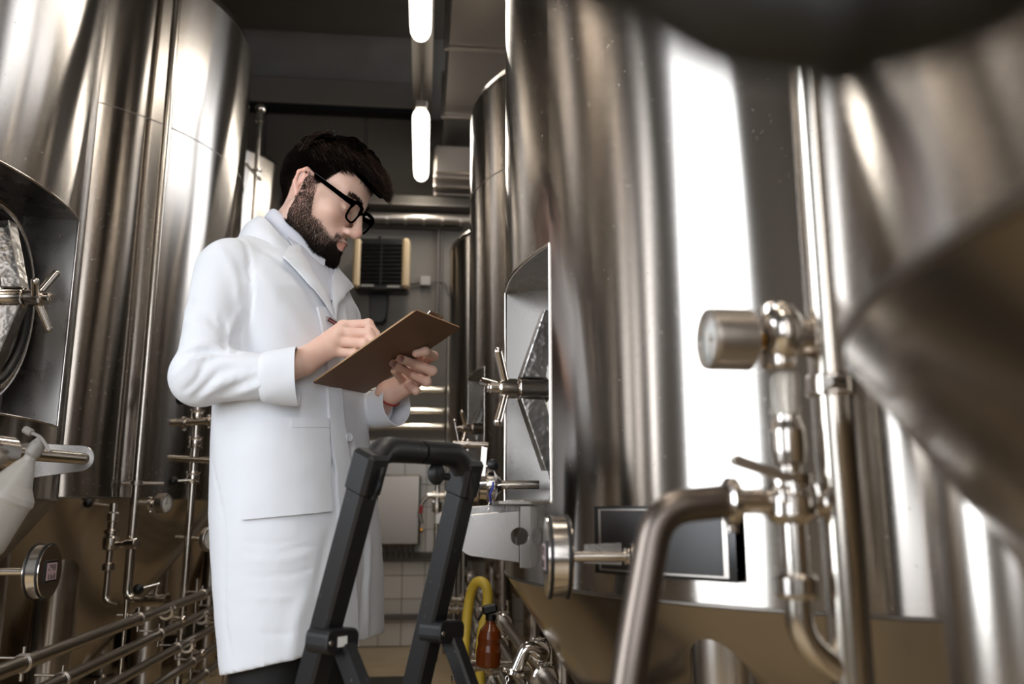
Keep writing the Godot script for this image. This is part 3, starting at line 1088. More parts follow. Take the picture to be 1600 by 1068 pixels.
func right_pipework() -> void:
	# riser in front of the big tank with gauge, check valve column and drain elbow
	var p := thing("process_pipe", "upright steel pipe with round pressure gauge and butterfly valve, beside the big fermenter", "pipe", Vector3(0.381, 0, -0.76))
	var x := Vector3(1, 0, 0)
	var up := Vector3.UP
	pipe("riser", [Vector3(0, 0.0, 0), Vector3(0, 3.05, 0)], 0.0185, M.pipe, p, 24)
	put(box_of(Vector3(0, 0.006, 0), Vector3(0.1, 0.012, 0.1), 0.002), "floor_flange", M.steel_dull, p)
	# gauge branch
	pipe("branch", [Vector3(-0.01, 1.042, 0), Vector3(-0.075, 1.037, 0)], 0.012, M.pipe, p)
	var hub := MB.new()
	hub.ball(Vector3(-0.048, 1.044, 0.006), 0.026, 24, Vector3(0.8, 1.1, 0.9))
	hub.cyl(Vector3(-0.05, 1.01, 0.0), Vector3(-0.05, 1.072, 0.0), 0.017, 20, 0.003)
	hub.cyl(Vector3(-0.018, 1.041, 0), Vector3(-0.034, 1.041, 0), 0.019, 20, 0.002)
	put(hub, "tee_body", M.steel, p)
	var nk := MB.new()
	nk.cyl(Vector3(-0.06, 1.036, 0.004), Vector3(-0.088, 1.036, 0.004), 0.006, 12)
	nk.cyl(Vector3(-0.066, 1.036, 0.004), Vector3(-0.074, 1.036, 0.004), 0.0095, 6)
	put(nk, "gauge_neck", M.brass, p)
	gauge(Vector3(-0.078, 1.0365, 0.004), Vector3(-1, 0, 0.03), 0.0292, 0.043, p)
	# knurled sleeve and check valve below the tee
	var kn := MB.new()
	kn.lathe(Vector3(-0.0455, 0.966, 0), up, [Vector2(0, 0), Vector2(0.0125, 0), Vector2(0.0135, 0.003), Vector2(0.0135, 0.037), Vector2(0.0125, 0.04), Vector2(0, 0.04)], 28)
	var knn := put(kn, "knurled_sleeve", M.knurl, p)
	var ch := MB.new()
	ch.lathe(Vector3(-0.0455, 0.835, 0), up, [Vector2(0, 0), Vector2(0.0125, 0), Vector2(0.0125, 0.055), Vector2(0.011, 0.06), Vector2(0.011, 0.085), Vector2(0.0155, 0.088), Vector2(0.0165, 0.098), Vector2(0.0165, 0.118), Vector2(0.0135, 0.126), Vector2(0.0125, 0.132), Vector2(0, 0.132)], 28)
	put(ch, "check_valve", M.steel, p)
	var vb := MB.new()
	vb.lathe(Vector3(-0.047, 0.868, 0), up, [Vector2(0, 0), Vector2(0.016, 0), Vector2(0.024, 0.008), Vector2(0.024, 0.024), Vector2(0.018, 0.03), Vector2(0.021, 0.034), Vector2(0.021, 0.044), Vector2(0.012, 0.047), Vector2(0, 0.047)], 32)
	vb.cyl(Vector3(-0.02, 0.888, 0), Vector3(-0.112, 0.888, 0), 0.0115, 20)
	vb.cyl(Vector3(0.0, 0.888, 0), Vector3(-0.028, 0.888, 0), 0.014, 20, 0.002)
	put(vb, "butterfly_valve", M.steel, p)
	for b3 in [Vector3(-0.052, 0.905, 0.021), Vector3(-0.03, 0.903, 0.022), Vector3(-0.024, 0.895, 0.023), Vector3(-0.062, 0.898, 0.019)]:
		var bo := MB.new()
		bo.cyl(b3, b3 + Vector3(0, -0.012, 0.004), 0.0042, 8, 0.001)
		put(bo, "bolt", M.steel, p)
	var lv := MB.new()
	lv.slab(PackedVector2Array([Vector2(0, 0.0), Vector2(-0.055, 0.017), Vector2(-0.056, 0.023), Vector2(-0.05, 0.026), Vector2(0.004, 0.007)]), Transform3D(Basis.IDENTITY, Vector3(-0.052, 0.903, 0.018)), 0.008, 0.001)
	put(lv, "valve_lever", M.steel_dull, p)
	clamp_on(Vector3(-0.103, 0.888, 0), x, 0.0125, p)
	var cl2 := MB.new()
	cl2.lathe(Vector3(-0.0455, 0.803, 0), up, [Vector2(0, 0), Vector2(0.016, 0), Vector2(0.0195, 0.004), Vector2(0.0195, 0.018), Vector2(0.016, 0.022), Vector2(0, 0.022)], 28)
	put(cl2, "clamp", M.steel, p)
	var lo := bend([Vector3(-0.0455, 0.84, 0), Vector3(-0.0455, 0.765, 0), Vector3(0.0, 0.735, 0)], 0.05, 10)
	pipe("elbow", lo, 0.0125, M.pipe, p, 20)
	# bent draw-off pipe to the left
	var q := bend([Vector3(-0.109, 0.888, 0), Vector3(-0.172, 0.882, 0.004), Vector3(-0.205, 0.74, 0.012), Vector3(-0.225, 0.62, 0.016), Vector3(-0.25, 0.0, 0.02)], 0.062, 12)
	pipe("bent_pipe", q, 0.0152, M.pipe_brown, p, 24)
	var sup := MB.new()
	sup.cyl(Vector3(0, 0.985, 0), Vector3(0, 1.005, 0), 0.023, 20, 0.002)
	sup.cyl(Vector3(0.0, 0.995, 0.02), Vector3(-0.018, 0.995, 0.03), 0.006, 10)
	put(sup, "pipe_clip", M.steel, p)
	# dial thermometer with a hinged socket on the shell
	dial("dial_thermometer", Vector3(0.3259, 0.8165, -1.2116), Vector3(-0.985, 0.0, -0.06), 0.118, 0.0565, 0.034, "round dial thermometer seen edge-on with two black rubber rims, on the big fermenter")
	var so := thing("pipe_socket", "short steel socket with slotted strap holding the edge-on dial thermometer", "socket", Vector3(0.3161, 0.8192, -1.2047))
	var u := Vector3(-0.985, 0, -0.06).normalized()
	var s1 := MB.new()
	s1.lathe(u * -0.02, u, [Vector2(0.0135, 0), Vector2(0.0175, 0), Vector2(0.0175, 0.045), Vector2(0.0135, 0.045)], 24, true)
	put(s1, "socket_tube", M.steel, so)
	var st := MB.new()
	var tb := Basis(u, Vector3.UP, u.cross(Vector3.UP))
	st.slab(PackedVector2Array([Vector2(0.012, -0.017), Vector2(0.088, -0.013), Vector2(0.088, 0.013), Vector2(0.012, 0.017)]), Transform3D(tb, u.cross(Vector3.UP) * 0.0195), 0.003, 0.0006)
	put(st, "strap", M.plate, so)
	# sampling valve with a ball-ended lever, cord and chain, left of the recess
	var sv := thing("sampling_valve", "small steel sampling valve with black ball lever beside the ladder top", "valve", Vector3(0.0, 0, -1.66))
	pipe("pipe", [Vector3(0.2240, 0.9287, -1.6600) + Vector3(0, 0, 1.66), Vector3(0.1281, 0.9284, -1.6600) + Vector3(0, 0, 1.66)], 0.0085, M.pipe, sv)
	var a0: Vector3 = Vector3(0.0911, 0.9259, -1.6600) + Vector3(0, 0, 1.66)
	var a1: Vector3 = Vector3(0.1504, 0.9285, -1.6600) + Vector3(0, 0, 1.66)
	var vbd := MB.new()
	var ln := (a1 - a0).length()
	vbd.lathe(a0, a1 - a0, [Vector2(0, 0), Vector2(0.022, 0), Vector2(0.030, 0.004), Vector2(0.030, ln * 0.22), Vector2(0.025, ln * 0.28), Vector2(0.027, ln * 0.5), Vector2(0.033, ln * 0.55), Vector2(0.033, ln * 0.75), Vector2(0.02, ln * 0.85), Vector2(0.012, ln), Vector2(0, ln)], 28)
	put(vbd, "valve_body", M.steel, sv)
	var lp := MB.new()
	lp.slab(PackedVector2Array([Vector2(-0.006, 0), Vector2(0.006, 0), Vector2(0.01, 0.055), Vector2(-0.002, 0.058)]), Transform3D(Basis.IDENTITY, Vector3(0.1119, 0.9430, -1.6600) + Vector3(0, 0, 1.69)), 0.005, 0.001)
	put(lp, "lever_plate", M.steel, sv)
	lever_ball(Vector3(0.1180, 0.9614, -1.6600) + Vector3(0, 0, 1.69), Vector3(0.1316, 0.9652, -1.6600) + Vector3(0, 0, 1.69), 0.0115, sv)
	var tc := thing("chain", "thin steel chain hanging in a loop below the sampling valve", "chain", Vector3(0, 0, -1.63))
	chain([Vector3(0.0812, 0.9025, -1.6300) + Vector3(0, 0, 1.63), Vector3(0.0850, 0.8812, -1.6300) + Vector3(0, 0, 1.63), Vector3(0.1008, 0.8623, -1.6300) + Vector3(0, 0, 1.63), Vector3(0.1176, 0.8706, -1.6300) + Vector3(0, 0, 1.63), Vector3(0.1296, 0.8954, -1.6300) + Vector3(0, 0, 1.63)], 0.0125, 0.0013, tc)
	var bc := MB.new()
	bc.tube(curve([Vector3(0.1322, 0.9333, -1.6200), Vector3(0.1311, 0.9214, -1.6200), Vector3(0.1263, 0.9095, -1.6200), Vector3(0.1284, 0.8954, -1.6300)], 16), 0.0019, 8)
	tag(put(bc, "blue_cord", M.blue), "short blue cord tied round the sampling valve's pipe", "cord")
	# pipe rack along the foot of the right-hand tanks
	var runs := [[0.275, 0.52, "upper"], [0.275, 0.433, "second"], [0.275, 0.345, "third"], [0.275, 0.26, "fourth"], [0.275, 0.175, "lowest"]]
	for k in 5:
		var rr: Array = runs[k]
		var o := thing("rack_pipe", "%s steel pipe of the rack under the right-hand fermenters" % rr[2], "pipe", Vector3(rr[0], rr[1], -1.4), 0, "rack pipes under the right-hand fermenters")
		pipe("tube", [Vector3(0, 0, 0.1), Vector3(0, 0, -4.0)], 0.0165, M.pipe_old, o)
		for j in 4:
			clamp_on(Vector3(0, 0, -0.55 - j * 0.95 - 0.13 * k), Vector3(0, 0, 1), 0.0165, o)
	for k in 3:
		var st2 := thing("rack_post", "upright steel post carrying the right-hand pipe rack, %s" % ["nearest the brown bottle", "the middle one of three", "nearest the back wall"][k], "post", Vector3(0.325, 0, -2.2 - k * 1.1), 0, "posts of the right-hand pipe rack")
		pipe("post", [Vector3(0, 0, 0), Vector3(0, 0.55, 0)], 0.009, M.pipe, st2)
		for j in 5:
			var cb := MB.new()
			cb.box(Vector3(-0.03, runs[j][1] - 0.021, 0), Vector3(0.07, 0.008, 0.02))
			put(cb, "bracket_arm", M.steel_dull, st2)
	# hose elbow with end cap on the upper run
	var el := thing("pipe_elbow", "shiny steel bend with clamp and chained cap at the upper rack pipe's end", "pipe", Vector3(0.262, 0.577, -1.93))
	el.scale = Vector3.ONE * 0.8
	var ep := bend([Vector3(0, 0, -0.02), Vector3(0, 0.0, 0.05), Vector3(-0.045, 0.03, 0.06), Vector3(-0.075, -0.035, 0.06)], 0.035, 8)
	pipe("bend", ep, 0.0175, M.steel, el, 20)
	clamp_on(Vector3(-0.073, -0.04, 0.06), Vector3(-0.3, -1, 0), 0.017, el)
	clamp_on(Vector3(0, 0, -0.02), Vector3(0, 0, 1), 0.0175, el)
	var ch2 := thing("chain", "thin steel chain on the shiny bend of the rack pipe", "chain", Vector3(0.195, 0.505, -1.87))
	chain([Vector3(-0.012, 0.03, 0), Vector3(-0.02, -0.05, 0.01), Vector3(0.012, -0.085, 0.01), Vector3(0.035, -0.03, 0), Vector3(0.03, 0.02, 0)], 0.0125, 0.0013, ch2)
	# three sampling stubs between the runs
	for k in 7:
		var vv := thing("rack_valve", "small steel valve stub on the right-hand pipe rack, %s from the shiny bend" % ["first", "second", "third", "fourth", "fifth", "sixth", "seventh"][k], "valve", Vector3(0.205, 0.215 + 0.0875 * ((k * 3) % 4), -1.95 - k * 0.42), 0, "valve stubs on the right-hand pipe rack")
		var up2 := MB.new()
		up2.cyl(Vector3(0.04, 0, 0), Vector3(-0.06, 0.0, 0.01), 0.0125, 16)
		put(up2, "stub", M.pipe, vv)
		clamp_on(Vector3(-0.02, 0, 0.006), Vector3(-1, 0, 0.1), 0.0125, vv)
		var cp := MB.new()
		cp.cyl(Vector3(-0.058, 0, 0.01), Vector3(-0.075, 0, 0.012), 0.019, 18, 0.003)
		put(cp, "end_cap", M.steel, vv)
	# yellow hose over the rack and brown spray bottle
	var hz := -2.55
	var hs := MB.new()
	hs.tube(curve([Vector3(0.1690, 0.4073, -2.5000), Vector3(0.1717, 0.5225, -2.5000), Vector3(0.1891, 0.6259, -2.5000), Vector3(0.1816, 0.6731, -2.5000), Vector3(0.1573, 0.6770, -2.5200), Vector3(0.1411, 0.6302, -2.5500), Vector3(0.1309, 0.5422, -2.5500), Vector3(0.1248, 0.4689, -2.5200), Vector3(0.1232, 0.3714, -2.5000), Vector3(0.1260, 0.2722, -2.5000), Vector3(0.1361, 0.1422, -2.5000)], 60), 0.0145, 14)
	tag(put(hs, "yellow_hose", M.yellow), "yellow rubber hose looped over the pipe rack behind the ladder", "hose")
	var bt := thing("spray_bottle", "brown spray bottle with black trigger head hanging on the pipe rack", "bottle", Vector3(0.1749, 0.4866, -2.3000), 0)
	bt.scale = Vector3.ONE * 0.78
	var bb := MB.new()
	bb.lathe(Vector3(0, 0.0, 0), Vector3(0.06, 1, 0), [Vector2(0, 0), Vector2(0.036, 0), Vector2(0.041, 0.006), Vector2(0.041, 0.05), Vector2(0.037, 0.07), Vector2(0.039, 0.09), Vector2(0.033, 0.115), Vector2(0.017, 0.135), Vector2(0.014, 0.148), Vector2(0, 0.148)], 28)
	put(bb, "bottle_body", M.amber, bt)
	var hd := MB.new()
	hd.cyl(Vector3(0.009, 0.146, 0), Vector3(0.010, 0.165, 0), 0.0175, 18, 0.002)
	hd.box(Vector3(0.006, 0.182, 0), Vector3(0.05, 0.03, 0.024), Basis(Vector3(0, 0, 1), 0.2), 0.006)
	hd.box(Vector3(-0.022, 0.165, 0), Vector3(0.008, 0.045, 0.014), Basis(Vector3(0, 0, 1), -0.5), 0.003)
	put(hd, "trigger_head", M.rubber, bt)

func left_pipework() -> void:
	# rack of five runs along the foot of the left-hand tanks
	var names := ["top", "second", "third", "fourth", "fifth"]
	var hs := [0.576, 0.505, 0.433, 0.3545, 0.278]
	for k in 5:
		var o := thing("rack_pipe", "%s steel pipe of the rack at the man's back" % names[k], "pipe", Vector3(-0.8, hs[k], -1.2), 0, "rack pipes under the left-hand fermenters")
		pipe("tube", [Vector3(0, 0, 0.2), Vector3(0, 0, -4.5)], 0.0145 if k != 0 else 0.0155, M.pipe_old, o)
		for j in 5:
			var cz := -0.72 - j * 0.72 - 0.21 * k
			var b := MB.new()
			b.lathe(Vector3(0, 0, cz), Vector3(0, 0, 1), [Vector2(0.015, 0), Vector2(0.02, 0.003), Vector2(0.02, 0.012), Vector2(0.015, 0.015)], 18)
			b.cyl(Vector3(0, 0, cz + 0.007), Vector3(0, 0.032, cz + 0.007), 0.004, 8)
			b.cyl(Vector3(0, 0, cz + 0.007), Vector3(0, -0.034, cz + 0.007), 0.005, 8)
			b.cyl(Vector3(0, 0.01, cz + 0.007), Vector3(-0.06, 0.012, cz + 0.007), 0.003, 8)
			put(b, "pipe_clip", M.steel_dull, o)
	for k in 3:
		var st := thing("rack_post", "slim upright rod of the rack at the man's back, %s" % ["nearest the dial thermometer", "the middle one of three", "nearest the back wall"][k], "post", Vector3(-0.832, 0, -2.62 - k * 0.78), 0, "rods of the left-hand pipe rack")
		pipe("rod", [Vector3(0, 0, 0), Vector3(0, 0.63, 0)], 0.0065, M.pipe, st)
		put(box_of(Vector3(0, 0.004, 0), Vector3(0.06, 0.008, 0.06)), "foot", M.steel_dull, st)
	for k in 3:
		var vv := thing("rack_valve", "small steel valve on the %s run of the rack at the man's back" % names[k], "valve", Vector3(-0.8, hs[k] - 0.012, [-2.92, -3.38, -3.2][k]), 0, "valves on the left-hand pipe rack")
		valve(Vector3(0, -0.0, 0), Vector3(0, 0, 1), 0.0155, vv)
		var b2 := MB.new()
		b2.cyl(Vector3(0, -0.02, 0), Vector3(0.05, -0.022, 0.01), 0.008, 12)
		b2.ball(Vector3(0.052, -0.022, 0.01), 0.012, 12)
		put(b2, "stub", M.steel, vv)
	# riser in front of the tank behind the man
	var p := thing("process_pipe", "thin upright steel pipe with small gauge and ball valves before the tank with weld line", "pipe", Vector3(0, 0, 0))
	var top: Vector3 = Vector3(-1.0375, 2.9505, -3.2643)
	var foot := Vector3(top.x, 0.60, top.z)
	pipe("riser", bend([Vector3(top.x, 3.05, top.z), foot + Vector3(0, -0.035, 0), foot + Vector3(0.085, -0.035, 0.02)], 0.05, 8), 0.0165, M.pipe, p, 20)
	for h in [0.97]:
		var b := MB.new()
		b.cyl(Vector3(top.x, h, top.z), Vector3(top.x, h + 0.015, top.z), 0.023, 18)
		b.cyl(Vector3(top.x - 0.05, h + 0.007, top.z), Vector3(top.x + 0.09, h + 0.007, top.z - 0.02), 0.006, 10)
		put(b, "pipe_clip", M.steel_dull, p)
	var gy := 0.905
	var gp := Vector3(top.x, gy, top.z)
	pipe("branch", [gp, gp + Vector3(0.09, 0, 0.0)], 0.011, M.pipe, p)
	clamp_on(gp + Vector3(0.055, 0, 0), Vector3(1, 0, 0), 0.0155, p)
	gauge(gp + Vector3(0.085, 0, 0), Vector3(1, 0, 0.35), 0.036, 0.034, p)
	# valve column left of the riser
	var cx := gp + Vector3(-0.055, 0, 0.05)
	var col := MB.new()
	col.lathe(Vector3(cx.x, 0.62, cx.z), Vector3.UP, [Vector2(0, 0), Vector2(0.011, 0), Vector2(0.011, 0.05), Vector2(0.021, 0.055), Vector2(0.021, 0.075), Vector2(0.011, 0.08), Vector2(0.011, 0.12), Vector2(0.024, 0.125), Vector2(0.027, 0.14), Vector2(0.027, 0.165), Vector2(0.02, 0.175), Vector2(0.026, 0.18), Vector2(0.026, 0.19), Vector2(0.016, 0.195), Vector2(0.016, 0.22), Vector2(0.02, 0.225), Vector2(0.02, 0.25), Vector2(0.014, 0.255), Vector2(0.014, 0.285), Vector2(0, 0.287)], 24)
	put(col, "valve_column", M.steel, p)
	pipe("drain_bend", bend([Vector3(cx.x, 0.64, cx.z), Vector3(cx.x, 0.565, cx.z), Vector3(cx.x + 0.05, 0.555, cx.z + 0.01)], 0.04, 8), 0.011, M.pipe, p)
	var br := MB.new()
	br.cyl(Vector3(cx.x, 0.76, cx.z), Vector3(cx.x + 0.085, 0.765, cx.z + 0.03), 0.012, 16)
	br.cyl(Vector3(cx.x + 0.06, 0.764, cx.z + 0.02), Vector3(cx.x + 0.1, 0.767, cx.z + 0.036), 0.018, 18, 0.002)
	put(br, "side_stub", M.steel, p)
	lever_ball(Vector3(cx.x, 0.895, cx.z), Vector3(cx.x - 0.085, 0.905, cx.z + 0.01), 0.017, p)
	# end valve with ball knob at the riser's foot
	var ev := foot + Vector3(0.1, -0.033, 0.024)
	var eb := MB.new()
	eb.cyl(ev + Vector3(-0.03, 0, -0.006), ev + Vector3(0.045, 0.003, 0.012), 0.021, 20, 0.002)
	eb.cyl(ev + Vector3(0.03, 0.002, 0.008), ev + Vector3(0.052, 0.003, 0.013), 0.026, 20, 0.002)
	put(eb, "end_valve", M.steel, p)
	lever_ball(ev + Vector3(0.015, 0.06, 0), ev + Vector3(-0.05, 0.042, 0.02), 0.019, p)
	pipe("lever_post", [ev, ev + Vector3(0.012, 0.065, 0)], 0.006, M.steel, p, 10)
	# second riser close by, thicker, further back
	var q: Vector3 = Vector3(-0.9396, 2.1778, -3.4502)
	var p2 := thing("process_pipe", "second upright steel pipe standing close to the wall of the tank with weld line", "pipe", Vector3(q.x - 0.115, 0, q.z + 0.02))
	pipe("riser", [Vector3(0, 0.93, 0), Vector3(0, 3.0, 0)], 0.017, M.pipe, p2, 20)
	put(box_of(Vector3(0, 1.0, -0.03), Vector3(0.05, 0.03, 0.06), 0.003), "wall_bracket", M.steel_dull, p2)
	put(box_of(Vector3(0, 2.6, -0.03), Vector3(0.05, 0.03, 0.06), 0.003), "wall_bracket", M.steel_dull, p2)
	# vent pipe with ball top between the two far left tanks
	var vp := thing("vent_pipe", "slim vent pipe with a ball top rising behind the man", "pipe", Vector3(-0.985, 0, -4.72))
	pipe("tube", [Vector3(0, 0, 0), Vector3(0, 3.12, 0)], 0.0145, M.pipe, vp)
	var vb := MB.new()
	vb.ball(Vector3(0, 3.17, 0), 0.032, 20)
	vb.cyl(Vector3(0, 3.09, 0), Vector3(0, 3.15, 0), 0.021, 16, 0.002)
	put(vb, "ball_cap", M.steel, vp)
	pipe("side_pipe", [Vector3(-0.07, 2.2, 0.03), Vector3(-0.07, 2.86, 0.03)], 0.013, M.pipe, vp)
	clamp_on(Vector3(-0.07, 2.82, 0.03), Vector3.UP, 0.013, vp)
	clamp_on(Vector3(0, 2.79, 0), Vector3.UP, 0.0145, vp)
	var cb := MB.new()
	cb.cyl(Vector3(-0.07, 2.83, 0.03), Vector3(0.03, 2.73, 0), 0.008, 10)
	put(cb, "link_pipe", M.pipe, vp)
	# valve group behind the man's elbow
	var vg := thing("valve_group", "group of steel valves with black ball knobs behind the man's elbow", "valve", Vector3(-0.85, 0, -3.3))
	pipe("standpipe", [Vector3(0, 0.0, 0), Vector3(0, 1.42, 0)], 0.014, M.pipe, vg)
	for h in [1.0, 1.13, 1.23]:
		valve(Vector3(0, h, 0), Vector3.UP, 0.017, vg)
	pipe("cross_pipe", [Vector3(-0.09, 1.07, 0.01), Vector3(0.08, 1.06, 0.03)], 0.0115, M.pipe, vg)
	pipe("cross_pipe", [Vector3(-0.09, 1.2, 0.01), Vector3(0.09, 1.21, 0.03)], 0.0135, M.pipe, vg)
	clamp_on(Vector3(-0.04, 1.2, 0.015), Vector3(1, 0, 0.1), 0.0135, vg)
	clamp_on(Vector3(0.05, 1.21, 0.02), Vector3(1, 0, 0.1), 0.0135, vg)
	lever_ball(Vector3(0.0, 1.27, 0.02), Vector3(-0.055, 1.285, 0.03), 0.02, vg)
	lever_ball(Vector3(0.0, 0.99, 0.02), Vector3(-0.06, 0.985, 0.03), 0.017, vg)
	var fl := MB.new()
	fl.ball(Vector3(0.0, 1.37, 0), 0.055, 24, Vector3(1, 1.25, 1))
	put(fl, "sight_glass", M.milky, vg)
	var dl2 := thing("dial_gauge", "small round gauge low down behind the man's coat", "gauge", Vector3(-0.7865, 0.7764, -3.3000))
	gauge(Vector3(0, 0, 0), Vector3(0.9, 0, 0.42), 0.044, 0.022, dl2)
	pipe("stem", [Vector3(0, 0, 0), Vector3(-0.12, 0.005, -0.05)], 0.008, M.pipe, dl2)
	# dial thermometer on the near left tank's cone
	dial("dial_thermometer", Vector3(-0.9158, 0.7638, -1.8000), Vector3(1.0, 0.0, 0.03), 0.168, 0.0525, 0.03, "round dial thermometer with small square display, under the near left fermenter")
	# hinge tongue, tube and hanging spray bottle on the near left tank
	var tanks := get_children().filter(func(c): return c.name.begins_with("fermenter_tank"))
	var a: Node3D = tanks[0]
	var z0 := -2.02
	var pts := PackedVector2Array()
	var ce: Vector3 = Vector3(-0.7660, 0.9945, -2.0200)
	for j in 13:
		var an := -PI / 2 + PI * j / 12
		pts.append(Vector2(ce.x + cos(an) * 0.029, ce.y + sin(an) * 0.029))
	pts.append(Vector2(ce.x - 0.14, ce.y + 0.035))
	pts.append(Vector2(ce.x - 0.14, ce.y - 0.05))
	var tg := MB.new()
	tg.slab(pts, Transform3D(Basis.IDENTITY, Vector3(1.73, 0, z0 + 2.04)), 0.006, 0.001)
	put(tg, "hinge_tongue", M.plate, a)
	var ht := thing("hinge_tube", "round steel tube through the hinge of the near left fermenter's door", "tube", Vector3.ZERO)
	pipe("tube", [ce + Vector3(0.006, 0, 0.0), Vector3(-0.8476, 0.9932, -1.7200)], 0.0135, M.pipe, ht, 20)
	var hc := MB.new()
	hc.cyl(Vector3(-0.8212, 0.9913, -1.8000), Vector3(-0.8457, 0.9933, -1.7400), 0.034, 28, 0.003)
	put(hc, "collar", M.steel, ht)
	var sb := thing("spray_bottle", "milky plastic spray bottle hanging from the near left fermenter's hinge tube", "bottle", Vector3(-0.7502, 1.0066, -1.7600))
	var ax := Vector3(-0.42, -0.9, 0.06).normalized()
	var bb := MB.new()
	bb.lathe(ax * 0.018, ax, [Vector2(0.0, 0.0), Vector2(0.011, 0.0), Vector2(0.012, 0.016), Vector2(0.02, 0.03), Vector2(0.034, 0.062), Vector2(0.05, 0.082), Vector2(0.053, 0.092), Vector2(0.05, 0.1), Vector2(0.05, 0.185), Vector2(0.046, 0.195), Vector2(0.0, 0.195)], 36)
	put(bb, "bottle_body", M.milky, sb)
	var nk := MB.new()
	nk.lathe(ax * -0.004, ax, [Vector2(0.0, 0.0), Vector2(0.0125, 0), Vector2(0.0145, 0.006), Vector2(0.0145, 0.024), Vector2(0.0125, 0.03)], 24)
	put(nk, "screw_collar", M.white_grey, sb)
	var hd := MB.new()
	hd.box(Vector3(-0.022, 0.026, 0), Vector3(0.02, 0.014, 0.014), Basis(Vector3(0, 0, 1), -0.5), 0.003)
	hd.tube(curve([Vector3(-0.02, 0.024, 0), Vector3(0.003, 0.014, 0.004), Vector3(0.02, -0.006, 0.006), Vector3(0.027, -0.014, 0.008)], 12), 0.0035, 8)
	hd.tube(curve([Vector3(0.001, -0.004, 0), Vector3(0.001, 0.004, 0), Vector3(-0.004, 0.01, 0)], 8), 0.009, 14)
	put(hd, "spray_head", M.white_grey, sb)

func near_valve() -> void:
	# black hose with a coupling, hung right in front of the lens and far out of focus
	var o := thing("hose_coupling", "out of focus black hose with dark coupling hanging close overhead at the near tank", "hose", Vector3(0, 0, 0))
	pipe("hose", curve([Vector3(0.022, 0.997, -0.148), Vector3(0.045, 0.988, -0.146), Vector3(0.062, 0.977, -0.143), Vector3(0.078, 0.9745, -0.139), Vector3(0.098, 0.979, -0.133), Vector3(0.118, 0.992, -0.125)], 36), 0.0145, M.hose_dark, o, 24)
	var b := MB.new()
	b.cyl(Vector3(0.072, 0.975, -0.141), Vector3(0.084, 0.9755, -0.1375), 0.017, 24, 0.002)
	b.cyl(Vector3(0.094, 0.9785, -0.134), Vector3(0.103, 0.983, -0.1305), 0.0165, 24, 0.002)
	put(b, "coupling", M.hose_ring, o)

